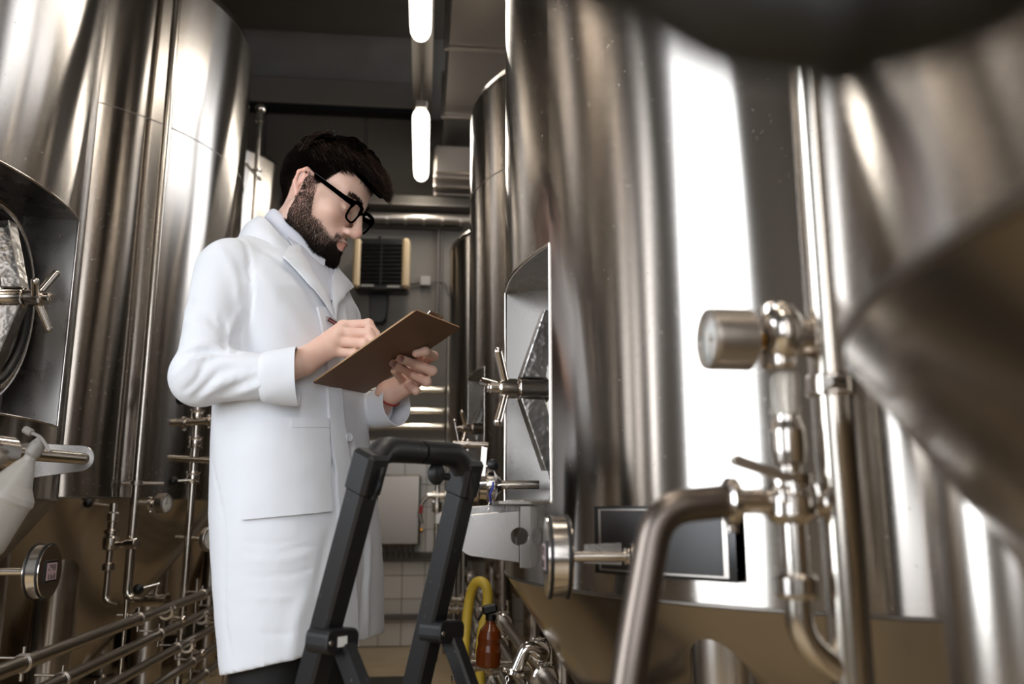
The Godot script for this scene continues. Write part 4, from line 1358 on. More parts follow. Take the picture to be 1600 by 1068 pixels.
# ================================================================ things on and by the back wall
func build_background() -> void:
	var zw := -5.95
	# fan heater: black louvred box between two tan cheeks, on a bracket
	var h := thing("fan_heater", "black wall heater with tan side cheeks and louvres, high on the back wall", "heater", Vector3(-0.305, 2.52, -5.68), -0.06)
	M.tan = material(Color(0.72, 0.63, 0.49), 0.45)
	put(box_of(Vector3(0, 0, -0.03), Vector3(0.36, 0.37, 0.15), 0.012), "case", M.black_plastic, h)
	for sg in [-1.0, 1.0]:
		put(box_of(Vector3(sg * 0.165, 0, 0.03), Vector3(0.048, 0.345, 0.14), 0.014), "side_cheek", M.tan, h)
	for k in 10:
		var b := MB.new()
		b.box(Vector3(0, -0.125 + k * 0.029, 0.062), Vector3(0.276, 0.02, 0.03), Basis(Vector3(1, 0, 0), 0.5), 0.002)
		put(b, "louvre", M.black_metal, h)
	put(box_of(Vector3(0, 0, 0.07), Vector3(0.008, 0.31, 0.02)), "louvre_bar", M.black_plastic, h)
	put(box_of(Vector3(-0.09, -0.155, 0.066), Vector3(0.085, 0.016, 0.004)), "name_strip", M.white_grey, h)
	put(box_of(Vector3(0.085, -0.16, 0.066), Vector3(0.085, 0.016, 0.004)), "name_strip", M.white_grey, h)
	put(box_of(Vector3(-0.02, 0.2, 0.0), Vector3(0.025, 0.03, 0.03), 0.006), "top_knob", M.black_plastic, h)
	var bk := MB.new()
	bk.slab(PackedVector2Array([Vector2(-0.075, 0.0), Vector2(0.055, 0.0), Vector2(0.045, -0.17), Vector2(0.02, -0.2), Vector2(-0.045, -0.2), Vector2(-0.065, -0.17)]), Transform3D(Basis.IDENTITY, Vector3(-0.02, -0.18, -0.12)), 0.1, 0.006)
	put(bk, "wall_bracket", M.rubber, h)
	# junction box with its cable
	var j := thing("junction_box", "small pale junction box with cable beside the wall heater", "junction box", Vector3(-0.012, 2.485, zw + 0.03))
	put(box_of(Vector3(0, 0, 0), Vector3(0.075, 0.07, 0.05), 0.006), "box", M.white_grey, j)
	var cb := MB.new()
	cb.tube(curve([Vector3(0.035, 0, 0), Vector3(0.1, 0.005, 0), Vector3(0.15, -0.02, 0), Vector3(0.17, -0.09, 0)], 16), 0.007, 8)
	cb.tube(curve([Vector3(-0.035, -0.005, 0), Vector3(-0.08, -0.015, 0), Vector3(-0.12, -0.012, 0)], 10), 0.011, 8)
	put(cb, "cable", M.beam, j)
	# conduits
	for x in [0.075, 0.1]:
		var c := thing("conduit", "%s upright grey conduit on the back wall beside the junction box" % ("thin" if x > 0.08 else "thick"), "conduit", Vector3(x, 2.45, zw + 0.02))
		pipe("tube", [Vector3(0, -0.35, 0), Vector3(0, 0.46, 0)], 0.009 if x > 0.08 else 0.014, M.beam, c)
	# foil lagged pipe under the ceiling structure
	var fp := thing("lagged_pipe", "foil wrapped pipe running across the back wall above the heater", "pipe", Vector3(-0.1, 2.91, zw + 0.14))
	pipe("lagging", [Vector3(-0.75, 0, 0), Vector3(0.8, 0.012, 0)], 0.036, M.duct, fp, 24)
	for k in 12:
		var r := MB.new()
		r.ring(Vector3(-0.72 + k * 0.13, 0, 0), Vector3(1, 0, 0), 0.034, 0.0385, 0.02, 24)
		put(r, "band", M.steel_dull, fp)
	# cross duct and beam where the aisle duct meets the wall
	var cd := thing("cross_duct", "ribbed sheet metal cross duct at the end of the aisle duct", "duct", Vector3(0.4, 3.2, zw + 0.3))
	put(box_of(Vector3(0, 0, 0), Vector3(0.72, 0.2, 0.5), 0.01), "duct_body", M.duct, cd)
	for k in 3:
		put(box_of(Vector3(0, -0.005, -0.16 + k * 0.17), Vector3(0.735, 0.215, 0.03), 0.004), "rib", M.steel_dull, cd)
	var bm := thing("cross_beam", "brown steel beam across the back wall below the ducts", "beam", Vector3(0.05, 3.04, zw + 0.1))
	put(box_of(Vector3(0, 0, 0), Vector3(1.5, 0.07, 0.16), 0.006), "web", M.wall_dark, bm)
	put(box_of(Vector3(0, -0.04, 0), Vector3(1.5, 0.012, 0.2)), "flange", M.beam, bm)
	# three bright steel pipes across the wall
	var names := ["upper", "middle", "lower"]
	for k in 3:
		var p := thing("wall_pipe", "%s bright steel pipe running across the back wall" % names[k], "pipe", Vector3(0, [1.68, 1.535, 1.43][k], zw + 0.2), 0, "steel pipes across the back wall")
		pipe("tube", [Vector3(-1.0, 0, 0), Vector3(0.115, 0.004, 0)], 0.0225, M.wall_pipe, p, 24)
		pipe("return_bend", bend([Vector3(0.1, 0.004, 0), Vector3(0.16, 0.004, 0), Vector3(0.16, 0.004, -0.17)], 0.04), 0.0225, M.wall_pipe, p, 20)
	for k in 3:
		var p2 := thing("drop_pipe", "%s upright dark pipe in the corner beyond the bright wall pipes" % ["slim", "middle", "stout"][k], "pipe", Vector3(0.155 + k * 0.055, 0, zw + 0.32 + 0.05 * k), 0)
		pipe("tube", [Vector3(0, 0.0, 0), Vector3(0, 2.1, 0)], [0.014, 0.019, 0.024][k], M.pipe_old, p2)
	# steel control cabinet on the tiles
	var cn := thing("control_cabinet", "steel control cabinet mounted on the white wall tiles", "cabinet", Vector3(-0.16, 0.885, zw + 0.1))
	put(box_of(Vector3(0, 0, 0), Vector3(0.29, 0.455, 0.16), 0.006), "case", M.cabinet, cn)
	var dr := put(box_of(Vector3(0, 0, 0.085), Vector3(0.278, 0.443, 0.012), 0.004), "door", M.cabinet, cn)
	for y in [-0.17, 0.18]:
		var sc := MB.new()
		sc.cyl(Vector3(-0.115, y, 0.09), Vector3(-0.115, y, 0.096), 0.01, 14, 0.002)
		put(sc, "lock", M.steel, dr)
	var kn := MB.new()
	kn.cyl(Vector3(0.145, -0.135, 0.03), Vector3(0.165, -0.135, 0.03), 0.014, 14, 0.003)
	put(kn, "key_switch", M.brass, cn)
	for k in 7:
		var c2 := MB.new()
		c2.cyl(Vector3(-0.115 + k * 0.036, -0.228, 0.02), Vector3(-0.115 + k * 0.036, -0.32, 0.0), 0.009 if k % 2 == 0 else 0.0125, 10)
		put(c2, "cable", M.beam, cn)
	# trunking under the cabinet and the low pipe
	var tk := thing("wall_trunking", "brown cable trunking along the tiles below the steel cabinet", "trunking", Vector3(-0.1, 0.575, zw + 0.06))
	put(box_of(Vector3(0, 0, 0), Vector3(1.1, 0.055, 0.07), 0.006), "channel", M.beam, tk)
	put(box_of(Vector3(0, 0.01, 0.037), Vector3(1.1, 0.03, 0.006)), "lid", M.wall_dark, tk)
	var lp := thing("low_rail", "dull brown rail low on the tiled back wall", "rail", Vector3(-0.1, 0.19, zw + 0.05))
	put(box_of(Vector3(0, 0, 0), Vector3(1.1, 0.035, 0.04), 0.004), "bar", M.beam, lp)
	# valve stand beside the cabinet, with a red tag
	var vs := thing("valve_stand", "steel valve stand with a small red tag beside the control cabinet", "valve", Vector3(0.09, 0, -5.35))
	pipe("standpipe", [Vector3(0, 0, 0), Vector3(0, 1.08, 0)], 0.016, M.pipe, vs)
	pipe("arm", [Vector3(-0.06, 0.97, 0), Vector3(0.08, 0.97, 0)], 0.018, M.pipe, vs)
	clamp_on(Vector3(-0.02, 0.97, 0), Vector3(1, 0, 0), 0.018, vs)
	clamp_on(Vector3(0.05, 0.97, 0), Vector3(1, 0, 0), 0.018, vs)
	valve(Vector3(0, 0.9, 0), Vector3.UP, 0.022, vs)
	pipe("hose_bend", curve([Vector3(-0.05, 0.97, 0), Vector3(-0.09, 0.93, 0), Vector3(-0.105, 0.86, 0), Vector3(-0.09, 0.8, 0)], 16), 0.012, M.pipe_old, vs)
	put(box_of(Vector3(-0.098, 0.885, 0.015), Vector3(0.025, 0.05, 0.01), 0.003), "red_tag", M.red, vs)
	put(box_of(Vector3(0.03, 0.83, 0.0), Vector3(0.09, 0.07, 0.06), 0.006), "body_block", M.steel_dull, vs)
	# small lever valve on the tank behind
	var sv := thing("lever_valve", "small steel lever valve at the door of the second fermenter", "valve", Vector3(0.1578, 1.1016, -2.9000))
	var lv := MB.new()
	lv.tube([Vector3(-0.04, 0.005, 0), Vector3(-0.055, 0.075, 0)], 0.004, 8)
	lv.ball(Vector3(-0.055, 0.077, 0), 0.007, 10)
	put(lv, "lever", M.steel, sv)
	pipe("pipe", [Vector3(-0.06, 0, 0), Vector3(0.06, -0.004, 0)], 0.0105, M.steel, sv)
	clamp_on(Vector3(-0.01, 0, 0), Vector3(1, 0, 0), 0.0105, sv)
	# rubber mat on the floor
	var mt := put(box_of(Vector3(-0.1800, 0.0040, -4.7172), Vector3(0.22, 0.008, 0.3), 0.003), "floor_mat", M.rubber)
	tag(mt, "dark rubber mat on the tan floor behind the man", "mat")

# ================================================================ step ladder
func rail(a: Vector3, b: Vector3, w: float, t: float, side: Vector3, called: String, o: Node3D) -> MeshInstance3D:
	var y := (b - a).normalized()
	var x := (side - y * side.dot(y)).normalized()
	var m := MB.new()
	var bs := Basis(x, y, x.cross(y))
	m.box((a + b) / 2, Vector3(t, (b - a).length(), w), bs, 0.004)
	var r := put(m, called, M.ladder, o)
	var g := MB.new()
	g.box((a + b) / 2 + x.cross(y) * (w / 2 + 0.0004), Vector3(t * 0.22, (b - a).length() * 0.98, 0.0012), bs)
	put(g, "edge_bead", M.ladder_edge, r)
	return r

func build_ladder() -> void:
	# black plastic and paint with flecks of dried white dirt
	var rng := RandomNumberGenerator.new()
	rng.seed = 77
	var im := Image.create(512, 512, false, Image.FORMAT_RGB8)
	im.fill(Color(0.085, 0.085, 0.092))
	for k in 150:
		var g := rng.randf_range(0.3, 0.75)
		im.fill_rect(Rect2i(rng.randi_range(0, 508), rng.randi_range(0, 508), 1 + rng.randi() % 2, 1 + rng.randi() % 3), Color(g, g, g * 0.98))
	var fleck := ImageTexture.create_from_image(im)
	M.ladder_plastic = material(Color(0.8, 0.8, 0.83), 0.45)
	M.ladder = material(Color(1, 1, 1.0), 0.42)
	for mm in [M.ladder_plastic, M.ladder]:
		mm.albedo_texture = fleck
		mm.uv1_triplanar = true
		mm.uv1_scale = Vector3(2.2, 2.2, 2.2)
	M.ladder_edge = material(Color(0.09, 0.09, 0.10), 0.3, 0.3)
	M.rivet = material(Color(0.6, 0.58, 0.56), 0.3, 1.0)
	var lt: Vector3 = Vector3(-0.0795, 0.9505, -1.3000)
	var lb: Vector3 = Vector3(-0.1637, 0.6203, -1.4000)
	var rt: Vector3 = Vector3(0.0733, 0.9504, -1.4600)
	var rb: Vector3 = Vector3(-0.0038, 0.5871, -1.5600)
	var o := thing("step_ladder", "black folding step ladder with hand rail, standing in the aisle before the man", "ladder", Vector3(0, 0, 0))
	var wide := (rt - lt)
	var sd := Vector3(wide.x, 0, wide.z).normalized()
	var fwd := sd.cross(Vector3.UP)
	if fwd.z < 0:
		fwd = -fwd
	# rails run on down to the floor
	var ld := (lb - lt) / (lt.y - lb.y)
	var rd := (rb - rt) / (rt.y - rb.y)
	var lf := lt + ld * (lt.y - 0.02)
	var rf := rt + rd * (rt.y - 0.02)
	rail(lt, lf, 0.04, 0.036, sd, "rail", o)
	rail(rt, rf, 0.04, 0.036, sd, "rail", o)
	# hand rail: moulded bar with sloping shoulders, in two halves
	var top := 0.021
	for h in 2:
		var a := lt if h == 0 else rt
		var b := lt.lerp(rt, 0.46) if h == 0 else lt.lerp(rt, 0.48)
		var m := MB.new()
		var rows := []
		for k in 9:
			var t := k / 8.0
			var p := a.lerp(b, t)
			# the outer end turns down into the rail
			var drop := -0.052 * pow(clampf(1.0 - t * 3.2, 0, 1), 1.6)
			var hh := 0.0215 - 0.002 * t
			var row := []
			for q in 8:
				var an := TAU * (q + 0.5) / 8
				row.append(p + Vector3(0, top + drop * (0.75 - 0.35 * sin(an)) + sin(an) * hh, 0) + fwd * cos(an) * 0.024)
			rows.append(row)
		m.grid(rows, false, true)
		fix_from_axis(m, rows)
		m.flat(rows[0], (a - b).normalized())
		m.flat(rows[8], (b - a).normalized())
		put(m, "hand_rail", M.ladder_plastic, o)
	# plastic corner sockets where the rails enter the hand rail
	for e in [[lt, ld], [rt, rd]]:
		var m2 := MB.new()
		var y: Vector3 = -e[1].normalized()
		var x := (sd - y * sd.dot(y)).normalized()
		m2.box(e[0] + y * 0.002 - y * 0.018, Vector3(0.042, 0.066, 0.047), Basis(x, y, x.cross(y)), 0.006)
		put(m2, "corner_socket", M.ladder_plastic, o)
	var hk := MB.new()
	var hc := lt.lerp(rt, 0.66) + Vector3(0, -0.012, 0)
	hk.ball(hc, 0.017, 18, Vector3(1, 1.1, 0.7), Basis(sd, Vector3.UP, fwd))
	hk.cyl(hc + sd * 0.012 + Vector3(0, -0.004, 0), hc + sd * 0.03 + Vector3(0, -0.004, 0), 0.006, 12, 0.001)
	put(hk, "tool_hook", M.ladder_plastic, o)
	# hinge brackets and rear struts
	var hinges := [[Vector3(-0.1317, 0.6883, -1.3700), lf, ld, Vector3(-0.1007, 0.6341, -1.3200)], [Vector3(0.0369, 0.6779, -1.5300), rf, rd, Vector3(0.0674, 0.6008, -1.4800)]]
	for e2 in hinges:
		var c: Vector3 = e2[0]
		var y2: Vector3 = -e2[2].normalized()
		var x2 := (sd - y2 * sd.dot(y2)).normalized()
		var m3 := MB.new()
		m3.slab(rounded_rect(0.066, 0.037, 0.013), Transform3D(Basis(sd, Vector3.UP, fwd) * Basis(Vector3(0, 0, 1), -0.06), c + fwd * 0.0), 0.05, 0.003)
		var br := put(m3, "hinge_bracket", M.ladder_plastic, o)
		var rv := MB.new()
		rv.cyl(c + fwd * 0.0245 - sd * 0.024, c + fwd * 0.0275 - sd * 0.024, 0.0042, 12, 0.0008)
		put(rv, "rivet", M.rivet, br)
		var dd: Vector3 = (e2[3] - c)
		dd = dd / absf(dd.y)
		var from: Vector3 = c + sd * 0.017 + dd * 0.004
		rail(from, from + dd * (from.y - 0.02), 0.03, 0.027, sd, "rear_strut", o)
	var lb2 := MB.new()
	var c0: Vector3 = hinges[0][0]
	lb2.box(c0 + fwd * 0.0256 - sd * 0.002, Vector3(0.018, 0.0145, 0.0012), Basis(sd, Vector3.UP, fwd))
	put(lb2, "white_sticker", M.white_plastic, o)
	# steps
	for h2 in [0.23, 0.46]:
		var pa := lf.lerp(lt, (h2 - 0.02) / (lt.y - 0.02))
		var pb := rf.lerp(rt, (h2 - 0.02) / (rt.y - 0.02))
		var m4 := MB.new()
		m4.box((pa + pb) / 2 - fwd * 0.03, Vector3((pb - pa).length() - 0.02, 0.022, 0.1), Basis(sd, Vector3.UP, fwd), 0.004)
		put(m4, "step", M.ladder, o)
	for p4 in [lf, rf]:
		var m5 := MB.new()
		m5.box(Vector3(p4.x, 0.014, p4.z), Vector3(0.045, 0.028, 0.05), Basis(sd, Vector3.UP, fwd), 0.005)
		put(m5, "rubber_foot", M.rubber, o)

# normals of a closed sweep: away from its middle line
func fix_from_axis(b: MB, rows: Array) -> void:
	var w: int = rows[0].size()
	for k in rows.size():
		var c := Vector3.ZERO
		for p in rows[k]:
			c += p
		c /= w
		for j in w:
			var id := k * w + j
			if b.n[id].dot(b.v[id] - c) < 0.0:
				b.n[id] = -b.n[id]
	var idx := b.i
	b.i = PackedInt32Array()
	for k in range(0, idx.size(), 3):
		b.tri(idx[k], idx[k + 1], idx[k + 2])

# ================================================================ smooth bodies: distance fields meshed as surface nets
class Field:
	var kind := PackedInt32Array()    # 0 tapered capsule, 1 ellipsoid, 2 stack of ellipses
	var a := PackedVector3Array()
	var b := PackedVector3Array()
	var ra := PackedFloat32Array()
	var rb := PackedFloat32Array()
	var k := PackedFloat32Array()
	var cut := PackedByteArray()
	var turn: Array[Basis] = []
	var folds: Array = []             # [a, b, width, height]
	var stack: Array = []             # rows of (y, centre, half depth, half width)
	var y_lo := 0.0
	var y_hi := 0.0

	func cap(p: Vector3, q: Vector3, r0: float, r1: float, blend := 0.02, sub := false) -> void:
		_push(0, p, q, r0, r1, blend, sub, Basis.IDENTITY)

	func egg(p: Vector3, r: Vector3, blend := 0.02, t := Basis.IDENTITY, sub := false) -> void:
		_push(1, p, r, 0, 0, blend, sub, t.inverse())

	func rings(rows: Array, blend := 0.02) -> void:
		stack = rows
		y_lo = rows[0][0]
		y_hi = rows[-1][0]
		_push(2, Vector3(0, (y_lo + y_hi) / 2, 0), Vector3.ZERO, 0, 0, blend, false, Basis.IDENTITY)

	func _push(kd: int, p: Vector3, q: Vector3, r0: float, r1: float, blend: float, sub: bool, t: Basis) -> void:
		kind.append(kd)
		a.append(p)
		b.append(q)
		ra.append(r0)
		rb.append(r1)
		k.append(blend)
		cut.append(1 if sub else 0)
		turn.append(t)

	func one(j: int, p: Vector3) -> float:
		var kd := kind[j]
		if kd == 0:
			var pa := p - a[j]
			var ba := b[j] - a[j]
			var h := clampf(pa.dot(ba) / ba.dot(ba), 0.0, 1.0)
			return (pa - ba * h).length() - lerpf(ra[j], rb[j], h)
		if kd == 1:
			var q := turn[j] * (p - a[j])
			var r := b[j]
			var k0 := (q / r).length()
			var k1 := (q / (r * r)).length()
			return k0 * (k0 - 1.0) / k1 if k1 > 1e-9 else -minf(r.x, minf(r.y, r.z))
		# stack of ellipses
		var n := stack.size()
		var y := clampf(p.y, y_lo, y_hi)
		var s := 0
		while s < n - 2 and stack[s + 1][0] < y:
			s += 1
		var u: Array = stack[s]
		var w: Array = stack[s + 1]
		var t := clampf((y - u[0]) / (w[0] - u[0]), 0.0, 1.0)
		t = t * t * (3.0 - 2.0 * t) * 0.35 + t * 0.65
		var fc := lerpf(u[1], w[1], t)
		var hb := lerpf(u[2], w[2], t)
		var ha := lerpf(u[3], w[3], t)
		var qx := (p.x - fc) / hb
		var qz := p.z / ha
		var l := pow(pow(absf(qx), 2.3) + pow(absf(qz), 2.3), 1.0 / 2.3)
		var d := (l - 1.0) * minf(ha, hb)
		var e := maxf(y_lo + 0.24 * maxf(0.0, p.x + 0.1) - p.y, p.y - y_hi)
		return maxf(d, e) if e < 0.0 or d < 0.0 else sqrt(d * d + e * e)

	func at(p: Vector3, list: PackedInt32Array, fl: Array) -> float:
		var d := 1.0
		for j in list:
			var e := one(j, p)
			var kk := k[j]
			if cut[j] == 1:
				e = -e
				var h := clampf(0.5 - 0.5 * (d - e) / kk, 0.0, 1.0)
				d = lerpf(d, e, h) + kk * h * (1.0 - h)
			else:
				var h2 := clampf(0.5 + 0.5 * (d - e) / kk, 0.0, 1.0)
				d = lerpf(d, e, h2) - kk * h2 * (1.0 - h2)
		var hi := 0.0
		var lo := 0.0
		for f in fl:
			var pa: Vector3 = p - f[0]
			var ba: Vector3 = f[1] - f[0]
			var h3 := clampf(pa.dot(ba) / ba.dot(ba), 0.0, 1.0)
			var q := (pa - ba * h3).length() / float(f[2])
			if q < 2.6:
				var push := float(f[3]) * exp(-q * q) * (1.0 if f.size() > 4 else minf(1.0, 0.25 + 6.0 * h3 * (1.0 - h3)))
				hi = maxf(hi, push)
				lo = minf(lo, push)
		d -= hi + lo
		return d

	func all() -> PackedInt32Array:
		var l := PackedInt32Array()
		for j in kind.size():
			l.append(j)
		return l

	# mesh inside the box lo..hi with the given cell; the result is added to an MB through t
	func mesh_into(out: MB, lo: Vector3, hi: Vector3, cell: float, t := Transform3D.IDENTITY, tint: Variant = null) -> void:
		var nx := int(ceil((hi.x - lo.x) / cell)) + 1
		var ny := int(ceil((hi.y - lo.y) / cell)) + 1
		var nz := int(ceil((hi.z - lo.z) / cell)) + 1
		var val := PackedFloat32Array()
		val.resize(nx * ny * nz)
		val.fill(9.0)
		var everything := all()
		var bs := 4
		var half := cell * bs * 0.5
		var reach := half * 1.74 + 0.012
		var blocks := []
		for bx in range(0, nx - 1, bs):
			for by in range(0, ny - 1, bs):
				for bz in range(0, nz - 1, bs):
					var c := lo + Vector3(bx, by, bz) * cell + Vector3.ONE * half
					var near := PackedInt32Array()
					var best := 9.0
					for j in everything:
						var e := one(j, c)
						if cut[j] == 0:
							best = minf(best, e - k[j] * 0.3)
						if e < reach + k[j] * 1.2 + 0.01:
							near.append(j)
					if best > reach:
						continue
					var nf := []
					for f in folds:
						var pa: Vector3 = c - f[0]
						var ba: Vector3 = f[1] - f[0]
						var h := clampf(pa.dot(ba) / ba.dot(ba), 0.0, 1.0)
						if (pa - ba * h).length() < float(f[2]) * 2.6 + reach:
							nf.append(f)
					if absf(at(c, near, nf)) > reach * 1.35:
						# deep inside or clear outside
						var v0 := at(c, near, nf)
						for x in range(bx, mini(bx + bs, nx - 1) + 1):
							for y in range(by, mini(by + bs, ny - 1) + 1):
								for z in range(bz, mini(bz + bs, nz - 1) + 1):
									var o := (x * ny + y) * nz + z
									if val[o] > 8.0:
										val[o] = v0
						continue
					for x in range(bx, mini(bx + bs, nx - 1) + 1):
						for y in range(by, mini(by + bs, ny - 1) + 1):
							for z in range(bz, mini(bz + bs, nz - 1) + 1):
								val[(x * ny + y) * nz + z] = at(lo + Vector3(x, y, z) * cell, near, nf)
					blocks.append(Vector3i(bx, by, bz))
		# one vertex in each crossed cell
		var id := {}
		var base := out.v.size()
		var corner := [Vector3i(0, 0, 0), Vector3i(0, 0, 1), Vector3i(0, 1, 0), Vector3i(0, 1, 1), Vector3i(1, 0, 0), Vector3i(1, 0, 1), Vector3i(1, 1, 0), Vector3i(1, 1, 1)]
		var pairs := [[0, 1], [0, 2], [0, 4], [1, 3], [1, 5], [2, 3], [2, 6], [3, 7], [4, 5], [4, 6], [5, 7], [6, 7]]
		var off := PackedInt32Array()
		for c2 in corner:
			off.append((c2.x * ny + c2.y) * nz + c2.z)
		var pos := PackedVector3Array()
		for bl in blocks:
			for x in range(bl.x, mini(bl.x + bs, nx - 1)):
				for y in range(bl.y, mini(bl.y + bs, ny - 1)):
					for z in range(bl.z, mini(bl.z + bs, nz - 1)):
						var o := (x * ny + y) * nz + z
						var inside := 0
						for q in 8:
							if val[o + off[q]] < 0.0:
								inside += 1
						if inside == 0 or inside == 8:
							continue
						var s := Vector3.ZERO
						var n := 0
						for pr in pairs:
							var v1 := val[o + off[pr[0]]]
							var v2 := val[o + off[pr[1]]]
							if (v1 < 0.0) != (v2 < 0.0):
								s += Vector3(corner[pr[0]]).lerp(Vector3(corner[pr[1]]), v1 / (v1 - v2))
								n += 1
						id[o] = pos.size()
						pos.append(lo + (Vector3(x, y, z) + s / n) * cell)
		var nrm := PackedVector3Array()
		nrm.resize(pos.size())
		var tris := PackedInt32Array()
		var step := [ny * nz, nz, 1]
		for o in id:
			for ax in 3:
				var va := val[o]
				var vb := val[o + step[ax]]
				if (va < 0.0) == (vb < 0.0):
					continue
				var s1: int = step[(ax + 1) % 3]
				var s2: int = step[(ax + 2) % 3]
				if not (id.has(o - s1) and id.has(o - s2) and id.has(o - s1 - s2)):
					continue
				var q0: int = id[o]
				var q1: int = id[o - s1]
				var q2: int = id[o - s1 - s2]
				var q3: int = id[o - s2]
				var fn := (pos[q2] - pos[q0]).cross(pos[q3] - pos[q1])
				if va < 0.0:
					# inside at o, outside further along the axis
					if fn[ax] < 0.0:
						fn = -fn
				elif fn[ax] > 0.0:
					fn = -fn
				for q in [q0, q1, q2, q3]:
					nrm[q] += fn
				tris.append_array([q0, q1, q2, q0, q2, q3])
		var nb := t.basis.orthonormalized()
		for j in pos.size():
			if tint != null:
				out.tint = tint.call(pos[j])
			out.add(t * pos[j], (nb * nrm[j]).normalized())
		for j in range(0, tris.size(), 3):
			out.tri(base + tris[j], base + tris[j + 1], base + tris[j + 2])
		out.tint = Color.WHITE

# ================================================================ the man
# person space: x forward, y up, z to his right
const TORSO := [[0.555, 0.058, 0.134, 0.205], [0.61, 0.051, 0.14, 0.205], [0.68, 0.043, 0.147, 0.205], [0.74, 0.036, 0.152, 0.205], [0.81, 0.027, 0.155, 0.203], [0.876, 0.018, 0.156, 0.20], [0.944, 0.009, 0.151, 0.197], [1.026, 0.0, 0.147, 0.193], [1.096, -0.006, 0.143, 0.19], [1.15, -0.01, 0.14, 0.192], [1.25, -0.02, 0.142, 0.2], [1.33, -0.03, 0.138, 0.205], [1.39, -0.045, 0.122, 0.19], [1.435, -0.055, 0.1, 0.15], [1.47, -0.06, 0.08, 0.1]]

func torso_at(a: float, y: float, off: float) -> Vector3:
	var s := 0
	while s < TORSO.size() - 2 and TORSO[s + 1][0] < y:
		s += 1
	var u: Array = TORSO[s]
	var w: Array = TORSO[s + 1]
	var t := clampf((y - u[0]) / (w[0] - u[0]), 0.0, 1.0)
	t = t * t * (3.0 - 2.0 * t) * 0.35 + t * 0.65
	var hb := lerpf(u[2], w[2], t) + off
	var ha := lerpf(u[3], w[3], t) + off
	var rr := 1.0 / pow(pow(absf(cos(a)) / hb, 2.3) + pow(absf(sin(a)) / ha, 2.3), 1.0 / 2.3)
	return Vector3(lerpf(u[1], w[1], t) + cos(a) * rr, y, sin(a) * rr)

func along_line(pts: Array, t: float) -> Variant:
	var x := t * (pts.size() - 1)
	var k := mini(int(x), pts.size() - 2)
	return pts[k].lerp(pts[k + 1], x - k)

# cloth sheet with thickness between rows of points
func sheet(rows: Array, thick: float, out: Vector3) -> MB:
	var m := MB.new()
	m.grid(rows)
	var h := rows.size()
	var w: int = rows[0].size()
	var s := Vector3.ZERO
	for k in m.n.size():
		s += m.n[k]
	var sg := 1.0 if s.dot(out) > 0 else -1.0
	var back := []
	for a in h:
		var row := []
		for b in w:
			var id := a * w + b
			m.n[id] = m.n[id] * sg
			row.append(rows[a][b] - m.n[id] * thick)
		back.append(row)
	var idx := m.i
	m.i = PackedInt32Array()
	for k in range(0, idx.size(), 3):
		m.tri(idx[k], idx[k + 1], idx[k + 2])
	# edges and back
	var rim := []
	for b in w:
		rim.append([0, b])
	for a in range(1, h):
		rim.append([a, w - 1])
	for b in range(w - 2, -1, -1):
		rim.append([h - 1, b])
	for a in range(h - 2, 0, -1):
		rim.append([a, 0])
	var c := Vector3.ZERO
	for a in h:
		for b in w:
			c += rows[a][b]
	c /= h * w
	for k in rim.size():
		var p: Array = rim[k]
		var q: Array = rim[(k + 1) % rim.size()]
		var p0: Vector3 = rows[p[0]][p[1]]
		var q0: Vector3 = rows[q[0]][q[1]]
		var p1: Vector3 = back[p[0]][p[1]]
		var q1: Vector3 = back[q[0]][q[1]]
		var nn := (q0 - p0).cross(p1 - p0)
		if nn.length() < 1e-12:
			continue
		nn = nn.normalized()
		if nn.dot((p0 + q0) / 2 - c) < 0:
			nn = -nn
		m.flat([p0, q0, q1, p1], nn)
	var mb2 := MB.new()
	mb2.grid(back)
	var base := m.v.size()
	for k in mb2.v.size():
		m.add(mb2.v[k], -m.n[k] if k < m.n.size() else Vector3.UP)
	for k in range(0, mb2.i.size(), 3):
		m.tri(base + mb2.i[k], base + mb2.i[k + 1], base + mb2.i[k + 2])
	return m

# cloth patch on the coat between two lines of (angle, height)
func cloth_patch(la: Array, lb: Array, off: float, thick: float, n := 14, m := 8, swell := 0.0) -> MB:
	var rows := []
	for a in n + 1:
		var row := []
		for b in m + 1:
			var q: Vector2 = along_line(la, float(a) / n).lerp(along_line(lb, float(a) / n), float(b) / m)
			var s := swell * sin(PI * b / m) * sin(PI * a / n)
			row.append(torso_at(q.x, q.y, off + s))
		rows.append(row)
	return sheet(rows, thick, rows[n / 2][m / 2] * Vector3(1, 0, 1))

func spread(lines: Array, n: int, m: int) -> Array:
	# rows of points through a few guide lines, smoothly
	var rows := []
	for a in n + 1:
		var pts := []
		for l in lines:
			pts.append(along_line(curve(l, 24), float(a) / n))
		rows.append(curve(pts, m) if pts.size() > 2 else [pts[0], pts[0].lerp(pts[1], 0.25), pts[0].lerp(pts[1], 0.5), pts[0].lerp(pts[1], 0.75), pts[1]])
	return rows

func finger(f: Field, pts: Array, r0: float, r1: float) -> void:
	for k in pts.size() - 1:
		var t0 := float(k) / (pts.size() - 1)
		var t1 := float(k + 1) / (pts.size() - 1)
		f.cap(pts[k], pts[k + 1], lerpf(r0, r1, t0), lerpf(r0, r1, t1), 0.004)
	# knuckles
	for k in range(1, pts.size() - 1):
		f.egg(pts[k], Vector3.ONE * lerpf(r0, r1, float(k) / (pts.size() - 1)) * 1.07, 0.003)

